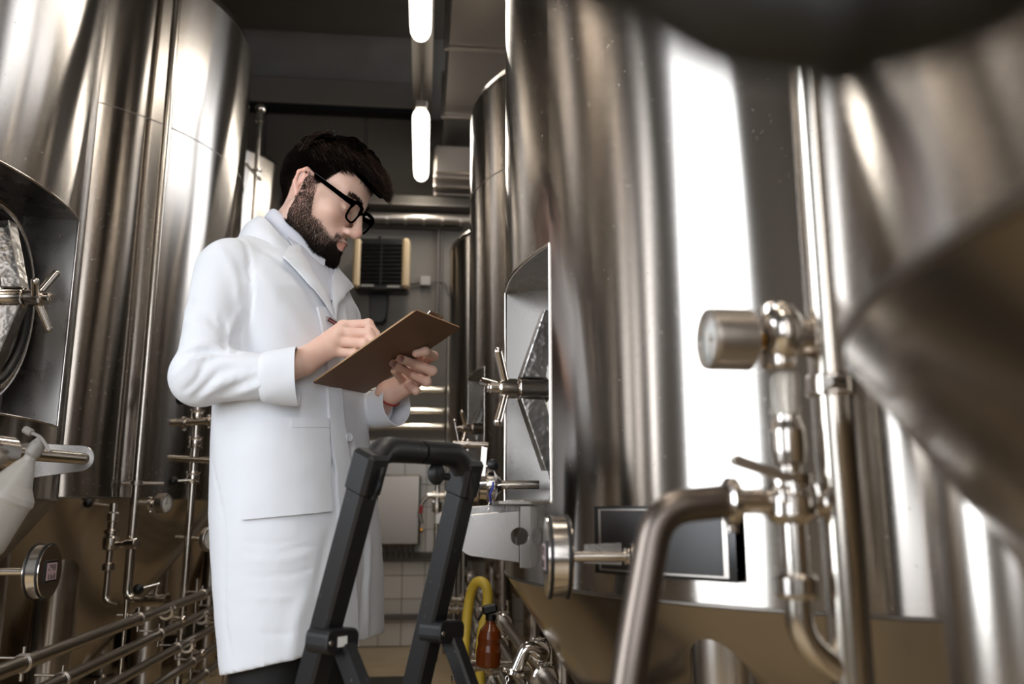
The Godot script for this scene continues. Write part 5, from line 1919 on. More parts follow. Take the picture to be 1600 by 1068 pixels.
func build_person() -> void:
	var skin := material(Color(1, 1, 1), 0.46)
	skin.vertex_color_use_as_albedo = true
	skin.subsurf_scatter_enabled = true
	skin.subsurf_scatter_strength = 0.12
	M.skin = skin
	var coat := material(Color(0.85, 0.857, 0.876), 0.82, 0.0, 0.3)
	coat.rim_enabled = true
	coat.rim = 0.15
	var cr := noise_texture(0.008, 512, [], FastNoiseLite.TYPE_SIMPLEX_SMOOTH, 3, 31)
	cr.as_normal_map = true
	cr.bump_strength = 14.0
	coat.normal_enabled = true
	coat.normal_texture = cr
	coat.normal_scale = 0.22
	coat.uv1_triplanar = true
	coat.uv1_scale = Vector3(2.2, 1.6, 2.2)
	M.coat = coat
	M.shirt = material(Color(0.80, 0.805, 0.84), 0.8, 0.0, 0.3)
	M.trousers = material(Color(0.012, 0.012, 0.013), 0.7)
	M.hair = material(Color(0.29, 0.22, 0.19), 0.3, 0.0, 0.7)
	M.hair_sheen = material(Color(0.56, 0.46, 0.41), 0.3)  # lighter copy of the hair colour, painted in for its sheen
	M.hair_soft_sheen = material(Color(0.45, 0.36, 0.32), 0.3, 0.0, 0.7)  # half-light copy of the hair colour, sheen painted on some locks
	M.beard = material(Color(0.30, 0.22, 0.185), 0.45)
	M.frame = material(Color(0.012, 0.012, 0.012), 0.16)
	var ln := material(Color(0.92, 0.95, 0.95, 0.05), 0.02)
	ln.transparency = BaseMaterial3D.TRANSPARENCY_ALPHA
	M.lens = ln
	M.button = material(Color(0.82, 0.83, 0.85), 0.25)
	var o := thing("person", "person in a white lab coat and black glasses, bent over and writing", "person", Vector3(-0.2815, 0, -1.9), -0.4028)
	person_body(o)
	person_coat(o)
	person_head(o)
	person_props()

func hand_right(f: Field) -> void:
	var w: Vector3 = Vector3(0.1130, 1.1680, 0.1680)
	f.cap(Vector3(0.0850, 1.1470, 0.1950), w, 0.029, 0.0255, 0.01)
	var mcp := [Vector3(0.1660, 1.2520, 0.1050), Vector3(0.1680, 1.2340, 0.1200), Vector3(0.1650, 1.2140, 0.1300), Vector3(0.1590, 1.1930, 0.1380)]
	var pip := [Vector3(0.2130, 1.2570, 0.0850), Vector3(0.2210, 1.2350, 0.0980), Vector3(0.2160, 1.2120, 0.1080), Vector3(0.2000, 1.1900, 0.1180)]
	var dip := [Vector3(0.2280, 1.2350, 0.0820), Vector3(0.2341, 1.2083, 0.0957), Vector3(0.2105, 1.1926, 0.0791), Vector3(0.1864, 1.1782, 0.0764)]
	var tip := [Vector3(0.2364, 1.1995, 0.0851), Vector3(0.2207, 1.1907, 0.0790), Vector3(0.1974, 1.1779, 0.0750), Vector3(0.1741, 1.1649, 0.0799)]
	var rr := [0.0118, 0.0118, 0.0110, 0.0098]
	for k in 4:
		f.cap(w.lerp(mcp[k], 0.08), mcp[k], 0.0205, 0.0128, 0.014)
		finger(f, [mcp[k], pip[k], dip[k], tip[k]], rr[k], rr[k] * 0.74)
	# thumb, on the far side, closing on the pen
	var tb := [Vector3(0.1150, 1.1940, 0.1250), Vector3(0.1400, 1.2450, 0.0720), Vector3(0.1790, 1.2500, 0.0620), Vector3(0.2140, 1.2250, 0.0700)]
	f.cap(w, tb[0], 0.021, 0.0185, 0.012)
	finger(f, tb, 0.0165, 0.0098)

func hand_left(f: Field) -> void:
	var w: Vector3 = Vector3(0.1810, 1.1370, -0.0880)
	f.cap(Vector3(0.1450, 1.1040, -0.1100), w, 0.027, 0.0245, 0.01)
	var mcp := [Vector3(0.2580, 1.2040, -0.0920), Vector3(0.2610, 1.1840, -0.0970), Vector3(0.2520, 1.1640, -0.0940), Vector3(0.2380, 1.1470, -0.0840)]
	var pip := [Vector3(0.3020, 1.2090, -0.0520), Vector3(0.3010, 1.1760, -0.0500), Vector3(0.2890, 1.1530, -0.0500), Vector3(0.2650, 1.1340, -0.0480)]
	var dip := [Vector3(0.3068, 1.2085, 0.0048), Vector3(0.2715, 1.1884, -0.0202), Vector3(0.2474, 1.1740, -0.0553), Vector3(0.2213, 1.1594, -0.0836)]
	var tip := [Vector3(0.2923, 1.2028, 0.0182), Vector3(0.2656, 1.1895, 0.0487), Vector3(0.2499, 1.1809, 0.0485), Vector3(0.2344, 1.1714, 0.0022)]
	var rr := [0.0112, 0.0116, 0.0108, 0.0094]
	for k in 4:
		f.cap(w, mcp[k], 0.0215, 0.0125, 0.014)
		finger(f, [mcp[k], pip[k], dip[k], tip[k]], rr[k], rr[k] * 0.78)
	# thumb over the top of the board
	var tb := [Vector3(0.2010, 1.1500, -0.0800), Vector3(0.2123, 1.1915, -0.1299), Vector3(0.2600, 1.2130, -0.0626), Vector3(0.2771, 1.2202, 0.0179)]
	finger(f, tb, 0.0155, 0.0095)

func person_body(o: Node3D) -> void:
	var m := MB.new()
	m.coloured = true
	var skin_c := Color(0.70, 0.46, 0.365)
	var plain := func(_p: Vector3) -> Color:
		return skin_c
	# trunk, arms and legs, inside the clothes
	var f := Field.new()
	f.cap(Vector3(-0.03, 0.95, 0.07), Vector3(-0.02, 0.95, -0.07), 0.09, 0.09, 0.05)
	f.cap(Vector3(-0.02, 1.0, 0.0), Vector3(-0.04, 1.3, 0.0), 0.1, 0.095, 0.05)
	f.cap(Vector3(-0.05, 1.36, 0.12), Vector3(-0.05, 1.36, -0.12), 0.05, 0.05, 0.05)
	f.cap(Vector3(-0.045, 1.36, 0), Vector3(-0.005, 1.53, 0.0), 0.062, 0.056, 0.04)
	for s in [1.0, -1.0]:
		f.cap(Vector3(0.0, 0.9, 0.09 * s), Vector3(0.035, 0.5, 0.095 * s), 0.075, 0.052, 0.03)
		f.cap(Vector3(0.035, 0.5, 0.095 * s), Vector3(0.0, 0.1, 0.1 * s), 0.05, 0.036, 0.02)
	f.cap(Vector3(-0.065, 1.37, 0.16), Vector3(-0.065, 1.135, 0.245), 0.045, 0.04, 0.03)
	f.cap(Vector3(-0.065, 1.135, 0.245), Vector3(0.0880, 1.1500, 0.1900), 0.04, 0.028, 0.02)
	f.cap(Vector3(-0.02, 1.37, -0.16), Vector3(0.0, 1.13, -0.235), 0.045, 0.04, 0.03)
	f.cap(Vector3(0.0, 1.13, -0.235), Vector3(0.1490, 1.1090, -0.1080), 0.04, 0.027, 0.02)
	f.mesh_into(m, Vector3(-0.22, 0.04, -0.34), Vector3(0.26, 1.6, 0.34), 0.013, Transform3D.IDENTITY, plain)
	# hands
	var hand_tint := func(p: Vector3) -> Color:
		# redder skin at the knuckles and fingertips
		var t := 0.5 + 0.5 * sin(p.x * 210.0 + p.y * 90.0) * sin(p.z * 170.0)
		return skin_c.lerp(Color(0.68, 0.37, 0.29), 0.4 * t)
	var h := Field.new()
	hand_right(h)
	h.mesh_into(m, Vector3(0.06, 1.10, 0.03), Vector3(0.30, 1.32, 0.24), 0.0032, Transform3D.IDENTITY, hand_tint)
	var g := Field.new()
	hand_left(g)
	g.mesh_into(m, Vector3(0.10, 1.06, -0.17), Vector3(0.34, 1.30, 0.04), 0.0032, Transform3D.IDENTITY, hand_tint)
	# head and neck
	head_field().mesh_into(m, Vector3(-0.1, -0.175, -0.125), Vector3(0.1, 0.15, 0.145), 0.0031, HEAD, head_tint)
	put(m, "body", M.skin, o)
	# nails
	for q in [[Vector3(0.2981, 1.2002, 0.0314), Vector3(0.3068, 1.2085, 0.0048)], [Vector3(0.2728, 1.1870, 0.0611), Vector3(0.2715, 1.1884, -0.0202)], [Vector3(0.2566, 1.1787, 0.0597), Vector3(0.2474, 1.1740, -0.0553)]]:
		pass

# head space: x to his right, y up, z out of the face; origin between the ears
const HEAD := Transform3D(Basis(Vector3(0.1734, 0.0, 1.0863), Vector3(0.51, 0.9712, -0.0814), Vector3(0.9591, -0.5165, -0.1531)), Vector3(0.035, 1.58, 0.0))

func head_field() -> Field:
	var f := Field.new()
	f.egg(Vector3(0, 0.038, -0.008), Vector3(0.0735, 0.08, 0.089), 0.02)
	f.egg(Vector3(0, 0.04, 0.038), Vector3(0.06, 0.055, 0.05), 0.03)
	f.egg(Vector3(0, -0.028, 0.035), Vector3(0.058, 0.072, 0.052), 0.025)
	f.egg(Vector3(0, -0.068, 0.066), Vector3(0.035, 0.032, 0.029), 0.02)
	for s in [1.0, -1.0]:
		f.cap(Vector3(0.052 * s, -0.052, 0.006), Vector3(0.026 * s, -0.096, 0.062), 0.021, 0.019, 0.025)
		f.cap(Vector3(0.026 * s, -0.096, 0.062), Vector3(0.0, -0.102, 0.073), 0.019, 0.02, 0.02)
		f.cap(Vector3(0.058 * s, -0.01, 0.015), Vector3(0.052 * s, -0.052, 0.006), 0.02, 0.02, 0.03)
		# cheek bone, brow ridge, temple
		f.egg(Vector3(0.043 * s, -0.02, 0.058), Vector3(0.021, 0.016, 0.02), 0.022)
		f.cap(Vector3(0.045 * s, 0.027, 0.066), Vector3(0.01 * s, 0.026, 0.086), 0.010, 0.0095, 0.014)
		# eye socket and lidded eye
		f.egg(Vector3(0.032 * s, 0.004, 0.088), Vector3(0.0165, 0.0115, 0.013), 0.012, Basis.IDENTITY, true)
		f.egg(Vector3(0.0315 * s, 0.003, 0.0735), Vector3(0.0148, 0.0125, 0.0132), 0.004)
		f.cap(Vector3(0.043 * s, -0.0015, 0.0835), Vector3(0.021 * s, -0.003, 0.0865), 0.0016, 0.0016, 0.003)
		# nose wing
		f.egg(Vector3(0.0125 * s, -0.0365, 0.0985), Vector3(0.0082, 0.0078, 0.0105), 0.006)
		# lips
		f.cap(Vector3(0.021 * s, -0.0665, 0.0865), Vector3(0.003 * s, -0.0605, 0.0975), 0.0036, 0.0056, 0.006)
		f.cap(Vector3(0.020 * s, -0.0685, 0.0865), Vector3(0.0, -0.074, 0.0955), 0.0036, 0.0066, 0.006)
		# nostril
		f.egg(Vector3(0.0075 * s, -0.0445, 0.1035), Vector3(0.0036, 0.003, 0.0052), 0.003, Basis.IDENTITY, true)
	# nose
	f.cap(Vector3(0, 0.02, 0.0875), Vector3(0, -0.027, 0.1105), 0.0078, 0.0098, 0.012)
	f.egg(Vector3(0, -0.0325, 0.1095), Vector3(0.0108, 0.0096, 0.0112), 0.008)
	# philtrum side and mouth line
	f.cap(Vector3(0.02, -0.0672, 0.0945), Vector3(0.0, -0.0672, 0.1055), 0.0012, 0.0016, 0.003, true)
	f.cap(Vector3(-0.02, -0.0672, 0.0945), Vector3(0.0, -0.0672, 0.1055), 0.0012, 0.0016, 0.003, true)
	# chin
	f.egg(Vector3(0, -0.1, 0.08), Vector3(0.021, 0.016, 0.014), 0.015)
	# neck
	f.cap(Vector3(0, -0.05, -0.01), Vector3(0, -0.2, -0.036), 0.047, 0.055, 0.025)
	f.cap(Vector3(0, -0.095, 0.02), Vector3(0, -0.18, -0.01), 0.016, 0.02, 0.03)
	# ears
	for s in [1.0, -1.0]:
		var pts := [Vector3(0.0735, 0.004, 0.012), Vector3(0.079, 0.026, 0.004), Vector3(0.0835, 0.031, -0.011), Vector3(0.086, 0.018, -0.022), Vector3(0.084, -0.004, -0.02), Vector3(0.079, -0.024, -0.006), Vector3(0.0745, -0.033, 0.004)]
		for k in pts.size() - 1:
			var p: Vector3 = pts[k] * Vector3(s, 1, 1)
			var q: Vector3 = pts[k + 1] * Vector3(s, 1, 1)
			f.cap(p, q, 0.0041, 0.0041, 0.003)
		f.egg(Vector3(0.0765 * s, 0.002, -0.006), Vector3(0.0052, 0.024, 0.0145), 0.004, Basis(Vector3(0, 1, 0), 0.25 * s))
		f.egg(Vector3(0.0745 * s, -0.033, 0.004), Vector3(0.0052, 0.0075, 0.007), 0.005)
		f.cap(Vector3(0.082 * s, 0.018, -0.01), Vector3(0.0805 * s, -0.012, -0.011), 0.0036, 0.003, 0.004)
		f.egg(Vector3(0.0835 * s, -0.006, -0.001), Vector3(0.0055, 0.0095, 0.0075), 0.003, Basis.IDENTITY, true)
		f.egg(Vector3(0.0755 * s, -0.006, 0.011), Vector3(0.0035, 0.006, 0.0035), 0.003)
	return f

# where the beard grows: 0 none, 1 full
func beard_at(p: Vector3) -> float:
	var s := absf(p.x)
	if p.z < -0.004 and p.y > -0.075:
		return 0.0
	var d := 0.0
	# side: from the sideburn down along the jaw
	var line := -0.066 + 0.016 * smoothstep(0.03, 0.062, s)          # upper edge on the cheek
	line += 0.075 * smoothstep(0.04, 0.016, p.z) * smoothstep(0.05, 0.062, s)
	d = smoothstep(line + 0.009, line - 0.006, p.y)
	# moustache
	if s < 0.029 and p.z > 0.075:
		d = maxf(d, smoothstep(-0.047, -0.052, p.y) * smoothstep(0.031, 0.025, s))
	# bare lips and the skin beside the mouth
	var lip := Vector2(p.x / 0.021, (p.y + 0.0675) / 0.0098).length()
	if p.z > 0.085:
		d *= smoothstep(0.85, 1.1, lip)
	# throat
	d *= smoothstep(-0.155, -0.125, p.y + 0.35 * maxf(0.0, 0.05 - p.z) * 0.0)
	if p.y < -0.108:
		d *= smoothstep(-0.012, 0.03, p.z)
	return d

func hair_at(p: Vector3) -> float:
	# scalp: above a line from the forehead over the temple, round the ear to the nape
	var s := absf(p.x)
	var line := 0.062
	if p.z > 0.045:
		line = 0.066 + 0.012 * smoothstep(0.02, 0.05, s) * smoothstep(0.05, 0.06, p.z)
	elif p.z > 0.02:
		line = lerpf(0.02, 0.064, smoothstep(0.022, 0.05, p.z))
	elif p.z > -0.028:
		line = lerpf(0.03, 0.02, smoothstep(-0.02, 0.02, p.z))
	else:
		line = lerpf(-0.045, 0.03, smoothstep(-0.055, -0.026, p.z))
	return smoothstep(line - 0.006, line + 0.006, p.y)

func head_tint(p: Vector3) -> Color:
	var c := Color(0.72, 0.475, 0.38)
	var s := absf(p.x)
	# ears, nose tip and cheeks redder
	c = c.lerp(Color(0.74, 0.39, 0.31), 0.75 * smoothstep(0.074, 0.08, s))
	c = c.lerp(Color(0.72, 0.40, 0.32), 0.6 * smoothstep(0.103, 0.115, p.z) * smoothstep(-0.01, -0.025, p.y))
	c = c.lerp(Color(0.72, 0.41, 0.33), 0.4 * exp(-pow((s - 0.045) / 0.02, 2) - pow((p.y + 0.025) / 0.02, 2)))
	# lips
	var lip := Vector2(p.x / 0.0215, (p.y + 0.0675) / 0.0092).length()
	if p.z > 0.084:
		c = c.lerp(Color(0.56, 0.24, 0.2), 0.85 * smoothstep(1.05, 0.75, lip))
	# roots of beard, clipped hair and brows
	var speck := 0.72 + 0.28 * sin(p.x * 2300.0) * sin(p.y * 2100.0 + p.z * 1900.0)
	c = c.lerp(Color(0.09, 0.055, 0.042), clampf(0.42 * beard_at(p) * speck, 0, 1))
	c = c.lerp(Color(0.07, 0.05, 0.042), clampf(0.6 * hair_at(p) * speck, 0, 1))
	return c

# tapering hair from root along a direction, bent towards another
func strand(m: MB, root: Vector3, dir: Vector3, droop: Vector3, l: float, w: float, n := 3) -> void:
	var side := dir.cross(Vector3(0.3, 0.8, 0.5)).normalized()
	var p := root
	var d := dir
	var prev := -1
	var up := side.cross(dir).normalized()
	for k in n + 1:
		var t := float(k) / n
		var ww := w * (1.0 - t * 0.85)
		var id := m.add(p + side * ww, (side + up * 0.4).normalized())
		m.add(p - side * ww * 0.5 + up * ww * 0.87, (up - side * 0.5).normalized())
		m.add(p - side * ww * 0.5 - up * ww * 0.87, (-up - side * 0.5).normalized())
		if prev >= 0:
			for j in 3:
				var j2 := (j + 1) % 3
				m.quad(prev + j, prev + j2, id + j2, id + j)
		prev = id
		d = (d + droop * (1.0 / n)).normalized()
		p += d * l / n

func person_head(o: Node3D) -> void:
	# sample roots on the head mesh
	var hm := MB.new()
	head_field().mesh_into(hm, Vector3(-0.1, -0.175, -0.125), Vector3(0.1, 0.15, 0.145), 0.0042)
	var rng := RandomNumberGenerator.new()
	rng.seed = 21
	var beard := MB.new()
	var hair := MB.new()
	var sheen_tips := MB.new()
	var brow := MB.new()
	# hair volume under the strands: swept forwards over the forehead
	var hv := Field.new()
	hv.egg(Vector3(0, 0.055, -0.014), Vector3(0.0715, 0.076, 0.086), 0.02)
	hv.egg(Vector3(0, 0.09, 0.026), Vector3(0.06, 0.038, 0.058), 0.025)
	hv.cap(Vector3(0.03, 0.089, 0.07), Vector3(-0.028, 0.092, 0.076), 0.02, 0.021, 0.02)
	hv.cap(Vector3(0.018, 0.078, 0.092), Vector3(-0.02, 0.08, 0.096), 0.012, 0.013, 0.02)
	hv.cap(Vector3(0.016, 0.065, 0.105), Vector3(-0.016, 0.067, 0.109), 0.007, 0.008, 0.012)
	# bare below the hairline
	hv.egg(Vector3(0, 0.0, 0.072), Vector3(0.1, 0.066, 0.052), 0.008, Basis.IDENTITY, true)
	hv.cap(Vector3(0.1, -0.03, 0.0), Vector3(-0.1, -0.03, 0.0), 0.08, 0.08, 0.012, true)
	hv.cap(Vector3(0.1, -0.02, 0.05), Vector3(-0.1, -0.02, 0.05), 0.076, 0.076, 0.012, true)
	for k in 26:
		# locks combed forwards
		var a := rng.randf_range(-1.2, 1.2)
		var p0 := Vector3(sin(a) * 0.066, 0.055 + cos(a) * 0.083, rng.randf_range(-0.06, 0.02))
		var p1 := Vector3(p0.x * 0.75 + rng.randf_range(-0.012, 0.012), 0.105 + cos(a) * 0.012, p0.z + rng.randf_range(0.07, 0.1))
		hv.folds.append([p0, p1, rng.randf_range(0.004, 0.007), rng.randf_range(0.003, 0.0055)])
	var hvm := MB.new()
	hv.mesh_into(hvm, Vector3(-0.095, -0.03, -0.115), Vector3(0.095, 0.16, 0.145), 0.0036)
	for k in range(0, hm.i.size(), 3):
		var a: Vector3 = hm.v[hm.i[k]]
		var b: Vector3 = hm.v[hm.i[k + 1]]
		var c: Vector3 = hm.v[hm.i[k + 2]]
		var area := (b - a).cross(c - a).length() / 2
		var mid := (a + b + c) / 3
		var n := hm.n[hm.i[k]]
		var bd := beard_at(mid)
		if bd > 0.05:
			var want := area * 1.1e6 * bd
			while want > rng.randf():
				want -= 1.0
				var p := a.lerp(b, rng.randf()).lerp(c, rng.randf() * 0.6)
				var low := smoothstep(-0.05, -0.1, mid.y) * smoothstep(0.02, 0.07, mid.z)
				var grow := (Vector3(0, -0.75, 0.12) + n * 0.5 + Vector3(rng.randf_range(-0.3, 0.3), rng.randf_range(-0.2, 0.2), rng.randf_range(-0.3, 0.3))).normalized()
				strand(beard, p - n * 0.0006, grow, Vector3(0, -0.5, 0), rng.randf_range(0.0035, 0.006) + 0.006 * low, 0.00034, 2)
		var hd := hair_at(mid)
		if hd > 0.3 and absf(mid.x) < 0.079:
			var top := smoothstep(0.06, 0.1, mid.y)
			if top < 0.5:
				var want2 := area * 9.0e5 * hd
				while want2 > rng.randf():
					want2 -= 1.0
					var p2 := a.lerp(b, rng.randf()).lerp(c, rng.randf() * 0.6)
					var g2 := (Vector3(0, -0.55, -0.35) + n * 0.45 + Vector3(rng.randf_range(-0.25, 0.25), rng.randf_range(-0.25, 0.25), rng.randf_range(-0.25, 0.25))).normalized()
					strand(hair, p2, g2, Vector3(0, -0.4, -0.1), rng.randf_range(0.005, 0.009) + 0.006 * smoothstep(0.02, 0.06, mid.y), 0.00045, 2)
		# brow
		var br := absf(mid.y - 0.0275 + 0.35 * pow(absf(absf(mid.x) - 0.033) / 0.02, 2) * 0.006)
		if br < 0.0045 and absf(mid.x) > 0.011 and absf(mid.x) < 0.05 and mid.z > 0.06:
			var want3 := area * 1.3e6
			while want3 > rng.randf():
				want3 -= 1.0
				var p3 := a.lerp(b, rng.randf()).lerp(c, rng.randf() * 0.6)
				strand(brow, p3, (Vector3(signf(mid.x) * 0.7, 0.25, -0.1) + n * 0.4).normalized(), Vector3.ZERO, 0.008, 0.0004, 2)
	# longer hair on top
	for k in range(0, hvm.i.size(), 3):
		var a2: Vector3 = hvm.v[hvm.i[k]]
		var b2: Vector3 = hvm.v[hvm.i[k + 1]]
		var c2: Vector3 = hvm.v[hvm.i[k + 2]]
		var n2 := hvm.n[hvm.i[k]]
		if n2.y < -0.3:
			continue
		var ar := (b2 - a2).cross(c2 - a2).length() / 2
		var want4 := ar * 2.3e5
		while want4 > rng.randf():
			want4 -= 1.0
			var p4 := a2.lerp(b2, rng.randf()).lerp(c2, rng.randf() * 0.6)
			var side := rng.randf_range(-0.28, 0.28)
			var lift := 0.22 + 0.25 * rng.randf() * smoothstep(0.1, 0.13, p4.y)
			var g3 := (Vector3(side + 0.25 * n2.x, -0.05, 0.9) + n2 * lift).normalized()
			if p4.z < -0.05:
				g3 = (Vector3(side, 0.35, 0.4) + n2 * 0.35).normalized()
			if p4.y < 0.055:
				g3 = (Vector3(0, -0.7, -0.2) + n2 * 0.25).normalized()
			var ll := rng.randf_range(0.012, 0.03) * (0.4 if p4.y < 0.06 else 1.0)
			strand(sheen_tips if rng.randf() < 0.3 else hair, p4 - n2 * 0.001, g3, Vector3(0, -0.55, 0.1) - n2 * 0.15, ll, rng.randf_range(0.0006, 0.0013), 4)
	# locks: tapering clumps combed forwards, wavy at the front
	var locks := MB.new()
	var sheen_clumps := MB.new()
	for k in 260:
		var a3 := rng.randf_range(-1.25, 1.25)
		var z0 := rng.randf_range(-0.075, 0.06)
		var fall := 1.0 - 0.35 * pow(absf(z0 - 0.0) / 0.08, 2.0)
		var q0 := Vector3(sin(a3) * 0.064, 0.05 + cos(a3) * 0.078 * fall, z0)
		var l3 := rng.randf_range(0.03, 0.055)
		var sway := rng.randf_range(-0.012, 0.012)
		var lift3 := rng.randf_range(0.003, 0.013)
		var q3 := Vector3(q0.x * 0.8 + sway, q0.y + 0.008 - 0.5 * maxf(0.0, z0 + l3 - 0.06), z0 + l3)
		var q1 := q0.lerp(q3, 0.35) + Vector3(sway * 0.6, lift3, 0)
		var q2 := q0.lerp(q3, 0.7) + Vector3(-sway * 0.5, lift3, 0)
		var rw := rng.randf_range(0.0022, 0.0046)
		var rads := []
		for j in 9:
			var tt := j / 8.0
			rads.append(rw * (0.35 + 0.9 * sin(PI * pow(tt, 0.8))) * (1.0 - 0.75 * tt * tt) + 0.0003)
		(sheen_clumps if k % 3 == 0 else locks).tube(curve([q0, q1, q2, q3], 8), rads, 6, true, false, 0.6)
	# a few strays at the crown
	for k in 40:
		var p5 := Vector3(rng.randf_range(-0.03, 0.03), 0.13, rng.randf_range(-0.06, 0.0))
		strand(hair, p5, Vector3(rng.randf_range(-0.4, 0.4), 0.8, rng.randf_range(-0.5, 0.3)).normalized(), Vector3(0, -0.4, -0.2), rng.randf_range(0.012, 0.03), 0.0004, 4)
	var hn := put(move_to_head(hvm), "hair", M.hair, o)
	var s1 := put(move_to_head(hair), "hair_strands", M.hair, hn)
	s1.set_meta("kind", "stuff")
	put(move_to_head(sheen_clumps), "sheen_locks", M.hair_soft_sheen, hn).set_meta("kind", "stuff")  # sheen of the hair painted as paler locks
	put(move_to_head(locks), "hair_locks", M.hair, hn).set_meta("kind", "stuff")
	var s2 := put(move_to_head(sheen_tips), "sheen_strands", M.hair_sheen, hn)  # highlights of the hair painted as paler strands
	s2.set_meta("kind", "stuff")
	var s3 := put(move_to_head(beard), "beard", M.beard, o)
	s3.set_meta("kind", "stuff")
	var s4 := put(move_to_head(brow), "eyebrows", M.hair, o)
	s4.set_meta("kind", "stuff")
	# lashes
	var la := MB.new()
	for s in [1.0, -1.0]:
		for k in 16:
			var t := k / 15.0
			var p6 := Vector3(lerpf(0.044, 0.02, t) * s, -0.002 - 0.0012 * sin(t * PI), 0.0835 + 0.0045 * sin(t * PI))
			strand(la, p6, Vector3((0.4 - 0.8 * t) * s, -0.35, 0.8).normalized(), Vector3(0, 0.3, 0), 0.006, 0.00035, 2)
	put(move_to_head(la), "eyelashes", M.hair, o).set_meta("kind", "stuff")
	glasses(o)

func move_to_head(m: MB) -> MB:
	var b := HEAD.basis.orthonormalized()
	for k in m.v.size():
		m.v[k] = HEAD * m.v[k]
		m.n[k] = b * m.n[k]
	return m

func glasses(o: Node3D) -> void:
	var g := Node3D.new()
	hang(g, "glasses", o)
	var tilt := Basis(Vector3(1, 0, 0), 0.14)
	for s in [1.0, -1.0]:
		var c := Vector3(0.035 * s, 0.0, 0.1)
		var bs := Basis(Vector3(0, 1, 0), -0.04 * s) * tilt
		var path := []
		var rr := []
		var shape := []
		for k in 40:
			var a := TAU * k / 40.0
			var q := Vector2(cos(a), sin(a))
			var l := pow(pow(absf(q.x), 3.6) + pow(absf(q.y), 3.6), -1.0 / 3.6)
			var p := Vector2(q.x * l * 0.0268, q.y * l * 0.0198)
			if p.y < 0:
				p.x *= 1.0 - 0.1 * absf(p.y) / 0.0198
			shape.append(p)
			path.append(c + bs * Vector3(p.x, p.y, 0))
			rr.append(0.0022 + (0.0016 if q.y > 0.25 else 0.0))
		var m := MB.new()
		m.tube(path, rr, 8, false, true)
		put(move_to_head(m), "rim", M.frame, g)
		var l2 := MB.new()
		var pts := PackedVector2Array()
		for p2 in shape:
			pts.append(p2)
		l2.slab(pts, Transform3D(bs, c), 0.0014)
		put(move_to_head(l2), "lens", M.lens, g)
		# temple arm
		var t := MB.new()
		var h := c + bs * Vector3(0.027 * s, 0.012, -0.001)
		t.tube(curve([h, Vector3(0.068 * s, 0.0135, 0.083), Vector3(0.0765 * s, 0.02, 0.045), Vector3(0.0795 * s, 0.027, 0.006), Vector3(0.081 * s, 0.03, -0.008), Vector3(0.08 * s, 0.018, -0.027)], 30), [0.0058, 0.0062, 0.0062, 0.006, 0.0058, 0.0055, 0.0052, 0.005, 0.005, 0.0048, 0.0047, 0.0046, 0.0045, 0.0044, 0.0043, 0.0042, 0.0041, 0.004, 0.004, 0.0039, 0.0038, 0.0037, 0.0036, 0.0035, 0.0034, 0.0033, 0.0032, 0.0031, 0.003, 0.003, 0.003], 10, true, false, 0.4, Vector3(1, 0, 0))
		put(move_to_head(t), "temple_arm", M.frame, g)
		var hg := MB.new()
		hg.box(h + Vector3(0.0012 * s, 0, -0.002), Vector3(0.003, 0.0035, 0.004))
		put(move_to_head(hg), "hinge", M.steel, g)
	var br := MB.new()
	br.tube(curve([Vector3(0.0085, 0.008, 0.1015), Vector3(0.0, 0.0105, 0.1035), Vector3(-0.0085, 0.008, 0.1015)], 12), 0.0028, 8)
	put(move_to_head(br), "bridge", M.frame, g)

# lay folds given as lines of points onto the surface of a field
func drape(f: Field, given: Array, gain: float) -> Array:
	var out := []
	var every := f.all()
	for g in given:
		var pts := []
		var n: int = 3 * (g[0].size() - 1)
		for k in n + 1:
			var p: Vector3 = along_line(curve(g[0], 24), float(k) / n)
			for step in 5:
				var d := f.at(p, every, [])
				var e := 0.003
				var nn := Vector3(f.at(p + Vector3(e, 0, 0), every, []) - d, f.at(p + Vector3(0, e, 0), every, []) - d, f.at(p + Vector3(0, 0, e), every, []) - d)
				if nn.length() < 1e-9:
					break
				p -= nn.normalized() * d
			pts.append(p)
		for k in n:
			var t := (k + 0.5) / n
			out.append([pts[k], pts[k + 1], g[1], g[2] * gain * minf(1.0, 0.3 + 3.4 * t * (1.0 - t)), 1])
	return out

